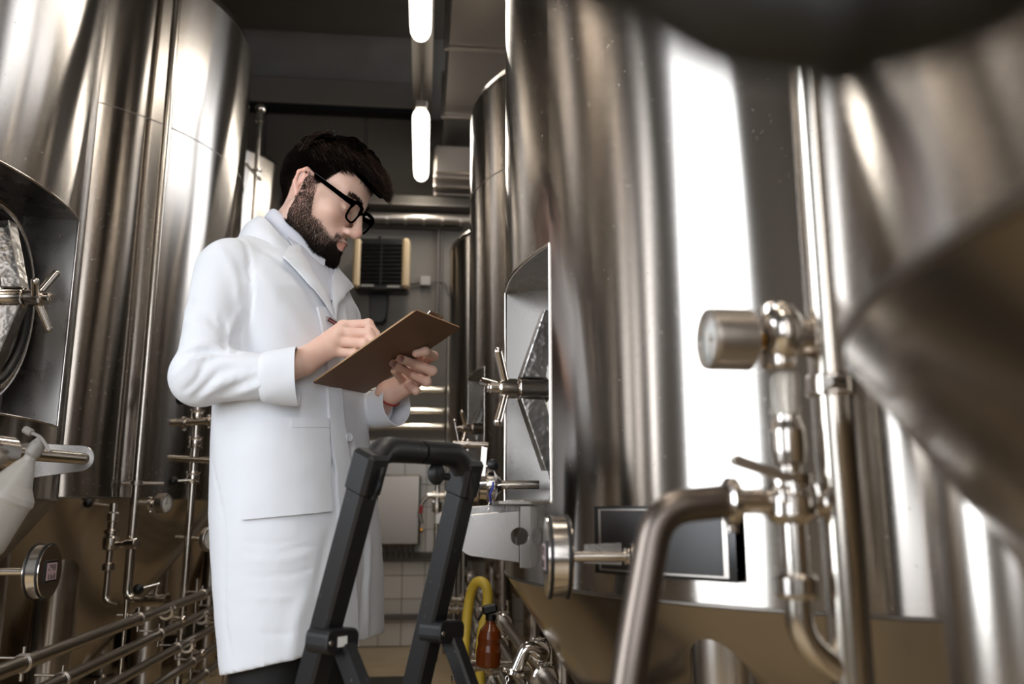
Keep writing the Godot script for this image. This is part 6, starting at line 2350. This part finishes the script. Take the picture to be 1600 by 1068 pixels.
func person_coat(o: Node3D) -> void:
	var f := Field.new()
	f.rings(TORSO, 0.02)
	# shoulders and sleeves
	f.cap(Vector3(-0.06, 1.44, 0.045), Vector3(-0.075, 1.385, 0.15), 0.05, 0.058, 0.03)
	f.cap(Vector3(-0.055, 1.44, -0.045), Vector3(-0.045, 1.385, -0.15), 0.05, 0.058, 0.03)
	var el := Vector3(-0.066, 1.142, 0.238)
	f.cap(Vector3(-0.075, 1.37, 0.162), el, 0.068, 0.053, 0.02)
	f.cap(el, Vector3(0.0650, 1.1350, 0.2170), 0.0565, 0.0435, 0.012)
	f.egg(el + Vector3(-0.004, -0.006, 0.002), Vector3(0.058, 0.057, 0.055), 0.015)
	var ell := Vector3(-0.01, 1.13, -0.225)
	f.cap(Vector3(-0.04, 1.37, -0.16), ell, 0.066, 0.052, 0.02)
	f.cap(ell, Vector3(0.1330, 1.1050, -0.1200), 0.053, 0.04, 0.012)
	# upper back is rounded
	f.egg(Vector3(-0.085, 1.34, 0), Vector3(0.08, 0.12, 0.14), 0.035)
	# folds: [points, half width, height]
	var folds := [
		# armhole seam and the hollow below it
		[[Vector3(-0.1150, 1.4660, 0.1300), Vector3(-0.0600, 1.4270, 0.1600), Vector3(-0.0090, 1.3650, 0.1900), Vector3(0.0060, 1.3290, 0.2000), Vector3(0.0070, 1.2650, 0.2000), Vector3(-0.0060, 1.2180, 0.2100)], 0.0042, -0.0045],
		[[Vector3(0.0060, 1.2780, 0.2250), Vector3(0.0040, 1.2180, 0.2500), Vector3(0.0090, 1.1860, 0.2600)], 0.0065, 0.0045],
		[[Vector3(-0.0190, 1.2560, 0.2500), Vector3(0.0030, 1.2260, 0.2550), Vector3(0.0030, 1.1980, 0.2650)], 0.0055, -0.0045],
		# inner elbow
		[[Vector3(-0.0770, 1.1630, 0.2800), Vector3(-0.0330, 1.1840, 0.2850), Vector3(0.0040, 1.1870, 0.2750), Vector3(0.0260, 1.1940, 0.2600)], 0.0062, -0.008],
		[[Vector3(-0.0730, 1.1820, 0.2800), Vector3(-0.0300, 1.1980, 0.2800), Vector3(0.0020, 1.2020, 0.2700)], 0.008, 0.006],
		[[Vector3(-0.0510, 1.1580, 0.2850), Vector3(-0.0260, 1.1710, 0.2850), Vector3(-0.0100, 1.1810, 0.2800)], 0.0048, 0.0042],
		[[Vector3(-0.0400, 1.1490, 0.2850), Vector3(-0.0130, 1.1650, 0.2850), Vector3(0.0110, 1.1740, 0.2750)], 0.0045, -0.0035],
		[[Vector3(-0.0650, 1.1090, 0.2800), Vector3(-0.0380, 1.1280, 0.2850), Vector3(-0.0250, 1.1620, 0.2850)], 0.0062, -0.0055],
		[[Vector3(-0.0850, 1.1310, 0.2750), Vector3(-0.0640, 1.1470, 0.2800), Vector3(-0.0510, 1.1660, 0.2800)], 0.006, 0.004],
		[[Vector3(-0.0570, 1.0930, 0.2700), Vector3(-0.0210, 1.1160, 0.2800), Vector3(0.0070, 1.1390, 0.2800), Vector3(0.0340, 1.1440, 0.2700)], 0.0066, -0.0062],
		[[Vector3(-0.0350, 1.0900, 0.2700), Vector3(0.0020, 1.1100, 0.2800), Vector3(0.0290, 1.1250, 0.2750)], 0.0075, 0.0045],
		[[Vector3(0.0000, 1.0880, 0.2650), Vector3(0.0360, 1.1060, 0.2700), Vector3(0.0740, 1.1270, 0.2600)], 0.0068, -0.005],
		[[Vector3(0.0350, 1.0880, 0.2600), Vector3(0.0730, 1.1060, 0.2600), Vector3(0.1000, 1.1160, 0.2500)], 0.0075, 0.0035],
		[[Vector3(0.0430, 1.1460, 0.2700), Vector3(0.0950, 1.1460, 0.2550), Vector3(0.1330, 1.1430, 0.2450)], 0.0034, -0.0024],
		# upper arm
		[[Vector3(-0.1160, 1.2570, 0.2500), Vector3(-0.0670, 1.2380, 0.2650), Vector3(-0.0100, 1.2160, 0.2650)], 0.010, 0.0035],
		[[Vector3(-0.1160, 1.2940, 0.2400), Vector3(-0.0600, 1.2650, 0.2550), Vector3(-0.0250, 1.2370, 0.2600)], 0.008, -0.0028],
		[[Vector3(-0.1330, 1.3980, 0.2100), Vector3(-0.1140, 1.3200, 0.2400), Vector3(-0.1140, 1.2520, 0.2500)], 0.014, 0.003],
		[[Vector3(-0.0780, 1.4050, 0.1900), Vector3(-0.0270, 1.3410, 0.2100), Vector3(-0.0040, 1.2900, 0.2200)], 0.009, 0.003],
		# chest, drag lines towards the button
		[[Vector3(-0.0130, 1.3710, 0.1700), Vector3(0.0520, 1.2660, 0.1300), Vector3(0.1070, 1.1890, 0.0900)], 0.018, 0.0022],
		[[Vector3(-0.0050, 1.4040, 0.1500), Vector3(0.0410, 1.3520, 0.1200), Vector3(0.0880, 1.2860, 0.0900)], 0.008, -0.0022],
		[[Vector3(0.0810, 1.3360, 0.0000), Vector3(0.1070, 1.2760, 0.0000), Vector3(0.1250, 1.2320, 0.0000)], 0.008, 0.0035],
		[[Vector3(0.0670, 1.3610, -0.1000), Vector3(0.0850, 1.3270, -0.0900), Vector3(0.0980, 1.3010, -0.0800)], 0.007, -0.0035],
		# waist
		[[Vector3(0.0200, 1.0000, 0.1700), Vector3(0.0790, 1.0080, 0.1500), Vector3(0.1330, 1.0140, 0.1200)], 0.012, 0.0022],
		[[Vector3(0.1550, 1.0200, 0.0400), Vector3(0.1490, 0.9780, 0.0800), Vector3(0.1370, 0.9360, 0.1200)], 0.0075, -0.0042],
		[[Vector3(0.1580, 1.0170, 0.0400), Vector3(0.1600, 0.9590, 0.0600), Vector3(0.1620, 0.9010, 0.0800)], 0.0075, 0.0042],
		[[Vector3(0.1540, 1.0210, 0.0200), Vector3(0.1630, 0.9680, 0.0200), Vector3(0.1720, 0.9080, 0.0300)], 0.006, -0.0035],
		[[Vector3(0.1590, 1.0230, 0.0000), Vector3(0.1700, 0.9690, 0.0000), Vector3(0.1770, 0.8890, -0.0100)], 0.007, 0.0035],
		[[Vector3(-0.1120, 1.0230, 0.0800), Vector3(-0.1070, 0.9550, 0.0900), Vector3(-0.0910, 0.8760, 0.1000)], 0.010, 0.0035],
		# skirt: side seam, vent and long soft folds
		[[Vector3(-0.0690, 1.0190, 0.1200), Vector3(-0.0150, 0.8640, 0.1500), Vector3(0.0030, 0.7180, 0.1500), Vector3(0.0210, 0.5830, 0.1500)], 0.0036, -0.0026],
		[[Vector3(-0.1020, 0.8370, 0.0800), Vector3(-0.0860, 0.6960, 0.0800), Vector3(-0.0640, 0.5740, 0.0800)], 0.010, 0.005],
		[[Vector3(-0.0510, 0.8130, 0.1200), Vector3(-0.0360, 0.6900, 0.1200), Vector3(-0.0210, 0.5760, 0.1200)], 0.007, -0.004],
		[[Vector3(0.1700, 0.8400, 0.1200), Vector3(0.1720, 0.7810, 0.1400), Vector3(0.1640, 0.7340, 0.1500)], 0.009, -0.0045],
		[[Vector3(0.1740, 0.8390, 0.0900), Vector3(0.1800, 0.7560, 0.1200), Vector3(0.1790, 0.6520, 0.1400)], 0.010, 0.0045],
		[[Vector3(0.1790, 0.8140, 0.0700), Vector3(0.1840, 0.7170, 0.0900), Vector3(0.1880, 0.6260, 0.1100)], 0.0075, -0.004],
		[[Vector3(0.1920, 0.8130, 0.0400), Vector3(0.1990, 0.7150, 0.0600), Vector3(0.2020, 0.6220, 0.0800)], 0.009, 0.004],
		[[Vector3(0.1900, 0.8240, 0.0000), Vector3(0.2060, 0.7240, 0.0200), Vector3(0.2180, 0.6280, 0.0300)], 0.008, -0.004],
		[[Vector3(0.1950, 0.8110, -0.0200), Vector3(0.2120, 0.7230, 0.0000), Vector3(0.2170, 0.6360, 0.0000)], 0.008, 0.004],
		[[Vector3(0.1490, 0.7240, 0.1700), Vector3(0.1370, 0.6730, 0.1800), Vector3(0.1280, 0.6110, 0.1800)], 0.014, 0.003],
		# faint creases across the thigh, from packing and sitting
		[[Vector3(0.0270, 0.8210, 0.1800), Vector3(0.0810, 0.8170, 0.1800), Vector3(0.1330, 0.8260, 0.1700)], 0.0045, -0.0016],
		[[Vector3(0.0300, 0.7900, 0.1800), Vector3(0.0970, 0.7860, 0.1800), Vector3(0.1470, 0.8000, 0.1600)], 0.005, 0.0016],
		[[Vector3(0.0370, 0.7570, 0.1800), Vector3(0.1120, 0.7610, 0.1800), Vector3(0.1620, 0.7760, 0.1500)], 0.0045, -0.0016],
		[[Vector3(0.0450, 0.7220, 0.1800), Vector3(0.1010, 0.7190, 0.1800), Vector3(0.1460, 0.7280, 0.1700)], 0.005, 0.0015],
		[[Vector3(0.0960, 0.8030, 0.1800), Vector3(0.1440, 0.8150, 0.1700), Vector3(0.1700, 0.8090, 0.1300)], 0.0045, -0.0018],
		[[Vector3(0.0630, 0.6590, 0.1800), Vector3(0.1050, 0.6550, 0.1800), Vector3(0.1390, 0.6600, 0.1700)], 0.005, -0.0013],
		# far sleeve
		[[Vector3(0.1400, 1.1450, -0.0900), Vector3(0.1480, 1.1160, -0.0950), Vector3(0.1530, 1.0880, -0.1000)], 0.008, -0.004],
		[[Vector3(0.1150, 1.1280, -0.1200), Vector3(0.1470, 1.1120, -0.1100), Vector3(0.1810, 1.1010, -0.1000)], 0.008, 0.004],
	]
	f.folds = drape(f, folds, 1.25)
	var m := MB.new()
	f.mesh_into(m, Vector3(-0.25, 0.52, -0.36), Vector3(0.27, 1.53, 0.36), 0.0053)
	var cn := put(m, "lab_coat", M.coat, o)
	# cuffs: open ends of the sleeves
	for e in [[Vector3(0.0570, 1.1320, 0.2210), Vector3(0.1200, 1.1370, 0.1930), 0.058, 0.92], [Vector3(0.1220, 1.1030, -0.1240), Vector3(0.1990, 1.1140, -0.0920), 0.0495, 0.85]]:
		var c := MB.new()
		var d: Vector3 = (e[1] - e[0]).normalized()
		var rows := []
		var xx := Vector3.UP.cross(d).normalized()
		var yy := d.cross(xx)
		for k in 10:
			var t := k / 9.0
			var row := []
			for j in 36:
				var a := TAU * j / 36
				var wv := 1.0 + 0.018 * sin(a * 3.0 + 1.0) + 0.012 * sin(a * 5.0 + t * 3.0)
				var rr: float = e[2] * wv * (0.79 + 0.22 * sqrt(t))
				row.append(e[0].lerp(e[1], t) + xx * cos(a) * rr * e[3] + yy * sin(a) * rr)
			rows.append(row)
		c.grid(rows, false, true)
		fix_from_axis(c, rows)
		# inside of the cuff
		var rows2 := []
		for k in range(9, 3, -1):
			var row2 := []
			var ctr: Vector3 = e[0].lerp(e[1], k / 9.0)
			for p in rows[k]:
				row2.append(ctr + (p - ctr) * 0.955)
			rows2.append(row2)
		var c2 := MB.new()
		c2.grid(rows2, false, true)
		fix_from_axis(c2, rows2)
		for k in c2.n.size():
			c2.n[k] = -c2.n[k]
		var b0 := c.v.size()
		for k in c2.v.size():
			c.add(c2.v[k], c2.n[k])
		for k in range(0, c2.i.size(), 3):
			c.tri(b0 + c2.i[k], b0 + c2.i[k + 1], b0 + c2.i[k + 2])
		var b1 := c.v.size()
		for p in rows[9]:
			c.add(p, d)
		for p in rows2[0]:
			c.add(p, d)
		for j in 36:
			c.quad(b1 + j, b1 + (j + 1) % 36, b1 + 36 + (j + 1) % 36, b1 + 36 + j)
		put(c, "cuff", M.coat, cn)
	# red cord round the far wrist
	var wc: Vector3 = Vector3(0.1790, 1.1300, -0.0900)
	var wd: Vector3 = (Vector3(0.2010, 1.1560, -0.0830) - Vector3(0.1530, 1.1120, -0.1060)).normalized()
	var wx := Vector3.UP.cross(wd).normalized()
	var wy := wd.cross(wx)
	var loop := []
	for k in 28:
		var an := TAU * k / 28
		loop.append(wc + wx * cos(an) * 0.0285 + wy * sin(an) * 0.0285)
	var rc := MB.new()
	rc.tube(loop, 0.0017, 6, false, true)
	put(rc, "wrist_cord", M.red, o)
	# patch pocket with a turned hem
	put(cloth_patch([Vector2(1.5595, 1.0573), Vector2(1.5581, 0.9556), Vector2(1.5587, 0.8620)], [Vector2(0.5913, 1.0636), Vector2(0.6205, 0.9645), Vector2(0.6544, 0.8788)], 0.008, 0.006, 18, 18, 0.002), "pocket", M.coat, cn)
	put(cloth_patch([Vector2(1.0474, 1.0565), Vector2(1.0501, 1.0399)], [Vector2(0.5913, 1.0636), Vector2(0.6051, 1.0449)], 0.0098, 0.003, 4, 8), "pocket_hem", M.coat, cn)
	# buttoned front edge
	put(cloth_patch([Vector2(0.4910, 1.3032), Vector2(0.3274, 1.1959), Vector2(0.3121, 1.0730), Vector2(0.2442, 0.9540), Vector2(0.3080, 0.8762), Vector2(0.3671, 0.7562), Vector2(0.3351, 0.6774), Vector2(0.3071, 0.6187)], [Vector2(0.6805, 1.2967), Vector2(0.5774, 1.1898), Vector2(0.5808, 1.0689), Vector2(0.5272, 0.9523), Vector2(0.5630, 0.8763), Vector2(0.6166, 0.7588), Vector2(0.6106, 0.6820), Vector2(0.5985, 0.6200)], 0.0085, 0.008, 40, 5), "front_edge", M.coat, cn)
	# buttons
	for q in [Vector2(0.2490, 1.0295), Vector2(0.4320, 0.7716), Vector2(0.3239, 1.1615)]:
		var p: Vector3 = torso_at(q.x, q.y, 0.0085)
		var nn := Vector3(cos(q.x), 0, sin(q.x))
		var bt := MB.new()
		bt.lathe(p, nn, [Vector2(0, 0.0), Vector2(0.0085, 0), Vector2(0.009, 0.0015), Vector2(0.0085, 0.003), Vector2(0.006, 0.0022), Vector2(0, 0.0022)], 20)
		put(bt, "button", M.button, cn)
	# shirt front and its collar
	var sh := cloth_patch([Vector2(0.8718, 1.4660), Vector2(0.7625, 1.4163), Vector2(0.6441, 1.3563), Vector2(0.5293, 1.3162), Vector2(0.4712, 1.2954)], [Vector2(-0.7482, 1.5039), Vector2(-0.3558, 1.4544), Vector2(-0.2902, 1.4053), Vector2(0.3962, 1.3280), Vector2(0.4712, 1.2954)], 0.009, 0.003, 16, 12)
	var shn := put(sh, "shirt", M.shirt, o)
	var pk := cloth_patch([Vector2(-0.1276, 1.4313), Vector2(0.3446, 1.3680), Vector2(0.4606, 1.3186)], [Vector2(-0.5680, 1.4470), Vector2(0.1458, 1.3752), Vector2(0.4153, 1.3202)], 0.012, 0.002, 10, 4)
	put(pk, "shirt_placket", M.shirt, shn)
	# collar of the shirt: near wing, back, far wing
	var near_top := [Vector3(-0.085, 1.548, 0.0), Vector3(-0.072, 1.55, 0.035), Vector3(-0.035, 1.54, 0.062), Vector3(0.012, 1.497, 0.058), Vector3(0.052, 1.455, 0.026), Vector3(0.062, 1.444, 0.006)]
	var near_out := [Vector3(-0.1, 1.515, 0.0), Vector3(-0.085, 1.51, 0.048), Vector3(-0.04, 1.492, 0.08), Vector3(0.015, 1.45, 0.079), Vector3(0.056, 1.415, 0.058), Vector3(0.074, 1.41, 0.03)]
	var mid_line := []
	for k in 6:
		mid_line.append(near_top[k].lerp(near_out[k], 0.4) + Vector3(0.004, 0.004, 0.006))
	put(sheet(spread([near_top, mid_line, near_out], 24, 6), 0.0025, Vector3(0.3, 0.4, 1)), "shirt_collar", M.shirt, shn)
	var far_top := []
	var far_out := []
	var far_mid := []
	for k in 6:
		far_top.append(near_top[k] * Vector3(1, 1, -1))
		far_out.append(near_out[k] * Vector3(1, 1, -1))
		far_mid.append(mid_line[k] * Vector3(1, 1, -1))
	put(sheet(spread([far_top, far_mid, far_out], 24, 6), 0.0025, Vector3(0.6, 0.4, -1)), "shirt_collar", M.shirt, shn)
	# coat collar falling from the neck, and the lapels
	var ct := [Vector3(-0.118, 1.53, 0.0), Vector3(-0.1, 1.532, 0.048), Vector3(-0.05, 1.515, 0.088), Vector3(0.0, 1.468, 0.1), Vector3(0.035, 1.428, 0.09)]
	var co := [Vector3(-0.152, 1.47, 0.0), Vector3(-0.135, 1.468, 0.065), Vector3(-0.07, 1.462, 0.122), Vector3(-0.005, 1.43, 0.136), Vector3(0.028, 1.412, 0.122)]
	var cm := []
	for k in 5:
		cm.append(ct[k].lerp(co[k], 0.45) + Vector3(-0.003, 0.006, 0.006))
	put(sheet(spread([ct, cm, co], 24, 6), 0.004, Vector3(0, 0.6, 1)), "coat_collar", M.coat, cn)
	var fl := []
	for l in [ct, cm, co]:
		var row := []
		for p in l:
			row.append(p * Vector3(1, 1, -1))
		fl.append(row)
	put(sheet(spread(fl, 24, 6), 0.004, Vector3(0, 0.6, -1)), "coat_collar", M.coat, cn)
	put(cloth_patch([Vector2(0.9091, 1.4318), Vector2(1.0248, 1.4005), Vector2(0.8896, 1.3708), Vector2(0.7820, 1.3412), Vector2(0.5666, 1.3034), Vector2(0.4412, 1.2764)], [Vector2(0.6993, 1.4472), Vector2(0.7280, 1.4196), Vector2(0.6848, 1.3856), Vector2(0.6184, 1.3605), Vector2(0.5011, 1.3200), Vector2(0.4373, 1.2794)], 0.017, 0.005, 24, 6, 0.004), "lapel", M.coat, cn)
	put(cloth_patch([Vector2(-0.4987, 1.4512), Vector2(0.1586, 1.3901), Vector2(0.4033, 1.3426), Vector2(0.4432, 1.3078), Vector2(0.4283, 1.2768)], [Vector2(-0.4222, 1.4507), Vector2(-0.7179, 1.3977), Vector2(0.0130, 1.3520), Vector2(0.3325, 1.3144), Vector2(0.4264, 1.2742)], 0.017, 0.005, 24, 6, 0.003), "lapel", M.coat, cn)
	# trousers and shoes
	var tf := Field.new()
	for s in [1.0, -1.0]:
		tf.cap(Vector3(0.01, 0.8, 0.085 * s), Vector3(0.04, 0.48, 0.09 * s), 0.095, 0.08, 0.02)
		tf.cap(Vector3(0.04, 0.48, 0.09 * s), Vector3(0.0, 0.09, 0.1 * s), 0.078, 0.058, 0.02)
	var tm := MB.new()
	tf.mesh_into(tm, Vector3(-0.16, 0.0, -0.22), Vector3(0.2, 0.92, 0.22), 0.012)
	put(tm, "trousers", M.trousers, o)
	for s in [1.0, -1.0]:
		var sf := Field.new()
		sf.cap(Vector3(-0.04, 0.045, 0.1 * s), Vector3(0.15, 0.035, 0.115 * s), 0.042, 0.035, 0.02)
		sf.cap(Vector3(-0.03, 0.06, 0.1 * s), Vector3(0.0, 0.1, 0.1 * s), 0.045, 0.042, 0.02)
		var sm := MB.new()
		sf.mesh_into(sm, Vector3(-0.12, -0.01, 0.02 if s > 0 else -0.19), Vector3(0.22, 0.16, 0.19 if s > 0 else -0.02), 0.009)
		for k in sm.v.size():
			sm.v[k].y = maxf(sm.v[k].y, 0.0)
		put(sm, "shoe", M.trousers, o)

func person_props() -> void:
	# clipboard: hardboard with a spring clip and a sheet of paper
	var lx := Vector3(0.7659, 0.4774, 0.4306)
	var sx := Vector3(0.4817, 0.0174, -0.8761)
	var nx := lx.cross(sx).normalized()
	sx = nx.cross(lx).normalized()
	var t := Transform3D(Basis(lx, sx, nx), Vector3(-0.2237, 1.13, -1.714))
	var o := thing("clipboard", "brown hardboard clipboard held up by the person in the coat", "clipboard", t.origin)
	o.transform = t
	M.board = material(Color(0.42, 0.31, 0.235), 0.55)
	M.board_edge = material(Color(0.66, 0.52, 0.38), 0.7)
	M.pen = material(Color(0.3, 0.12, 0.11), 0.3, 0.6)
	M.paper = material(Color(0.9, 0.9, 0.89), 0.8)
	var b := MB.new()
	var out := PackedVector2Array()
	for p in rounded_rect(0.2665, 0.1927, 0.006):
		out.append(p + Vector2(0.2665 / 2, 0.1927 / 2))
	b.slab(out, Transform3D.IDENTITY, 0.0032, 0.0004)
	put(b, "board", M.board, o)
	var e := MB.new()
	for q in [[Vector2(0.006, -0.0002), Vector2(0.26, -0.0002)], [Vector2(0.2667, 0.006), Vector2(0.2667, 0.186)]]:
		var c2: Vector2 = (q[0] + q[1]) / 2
		var d: Vector2 = q[1] - q[0]
		e.box(Vector3(c2.x, c2.y, 0.0), Vector3(maxf(d.x, 0.0006), maxf(d.y, 0.0006), 0.003))
	put(e, "raw_edge", M.board_edge, o)
	put(box_of(Vector3(0.123, 0.0965, 0.0026), Vector3(0.235, 0.175, 0.0016)), "paper", M.paper, o)
	var cl := MB.new()
	cl.box(Vector3(0.249, 0.0965, 0.0052), Vector3(0.026, 0.1, 0.004), Basis.IDENTITY, 0.001)
	cl.cyl(Vector3(0.255, 0.05, 0.0095), Vector3(0.255, 0.143, 0.0095), 0.004, 14, 0.0005)
	cl.box(Vector3(0.262, 0.0965, 0.0115), Vector3(0.012, 0.06, 0.002), Basis(Vector3(0, 1, 0), -0.3), 0.0006)
	put(cl, "spring_clip", M.steel, o)
	for y in [0.06, 0.133]:
		var rv := MB.new()
		rv.cyl(Vector3(0.253, y, 0.0), Vector3(0.253, y, 0.0105), 0.0045, 12, 0.0005)
		put(rv, "rivet", M.black_metal, o)
	# pen
	var pa := to_world(Vector3(0.1140, 1.2780, 0.0880))
	var pb := to_world(Vector3(0.2485, 1.1993, 0.1041))
	var pen := thing("pen", "slim steel ballpoint pen in the writing hand", "pen", pb)
	var ax := (pa - pb)
	var l := ax.length()
	var u := ax.normalized()
	var pm := MB.new()
	pm.lathe(Vector3.ZERO, u, [Vector2(0, 0), Vector2(0.0006, 0.0), Vector2(0.0012, 0.006), Vector2(0.0042, 0.018), Vector2(0.0045, l * 0.55), Vector2(0.0045, l - 0.012)], 18)
	put(pm, "barrel", M.pen, pen)
	var pc := MB.new()
	pc.lathe(u * (l - 0.012), u, [Vector2(0.0045, 0), Vector2(0.0041, 0.006), Vector2(0.0026, 0.007), Vector2(0.0024, 0.012), Vector2(0, 0.0125)], 18)
	put(pc, "push_button", M.steel, pen)
	var cp := MB.new()
	cp.box(u * (l - 0.03) + Vector3(0, 0.006, 0), Vector3(0.003, 0.036, 0.0015), along(u), 0.0005)
	put(cp, "pocket_clip", M.steel, pen)

func to_world(p: Vector3) -> Vector3:
	return Transform3D(Basis(Vector3.UP, -0.4028), Vector3(-0.2815, 0, -1.9)) * p
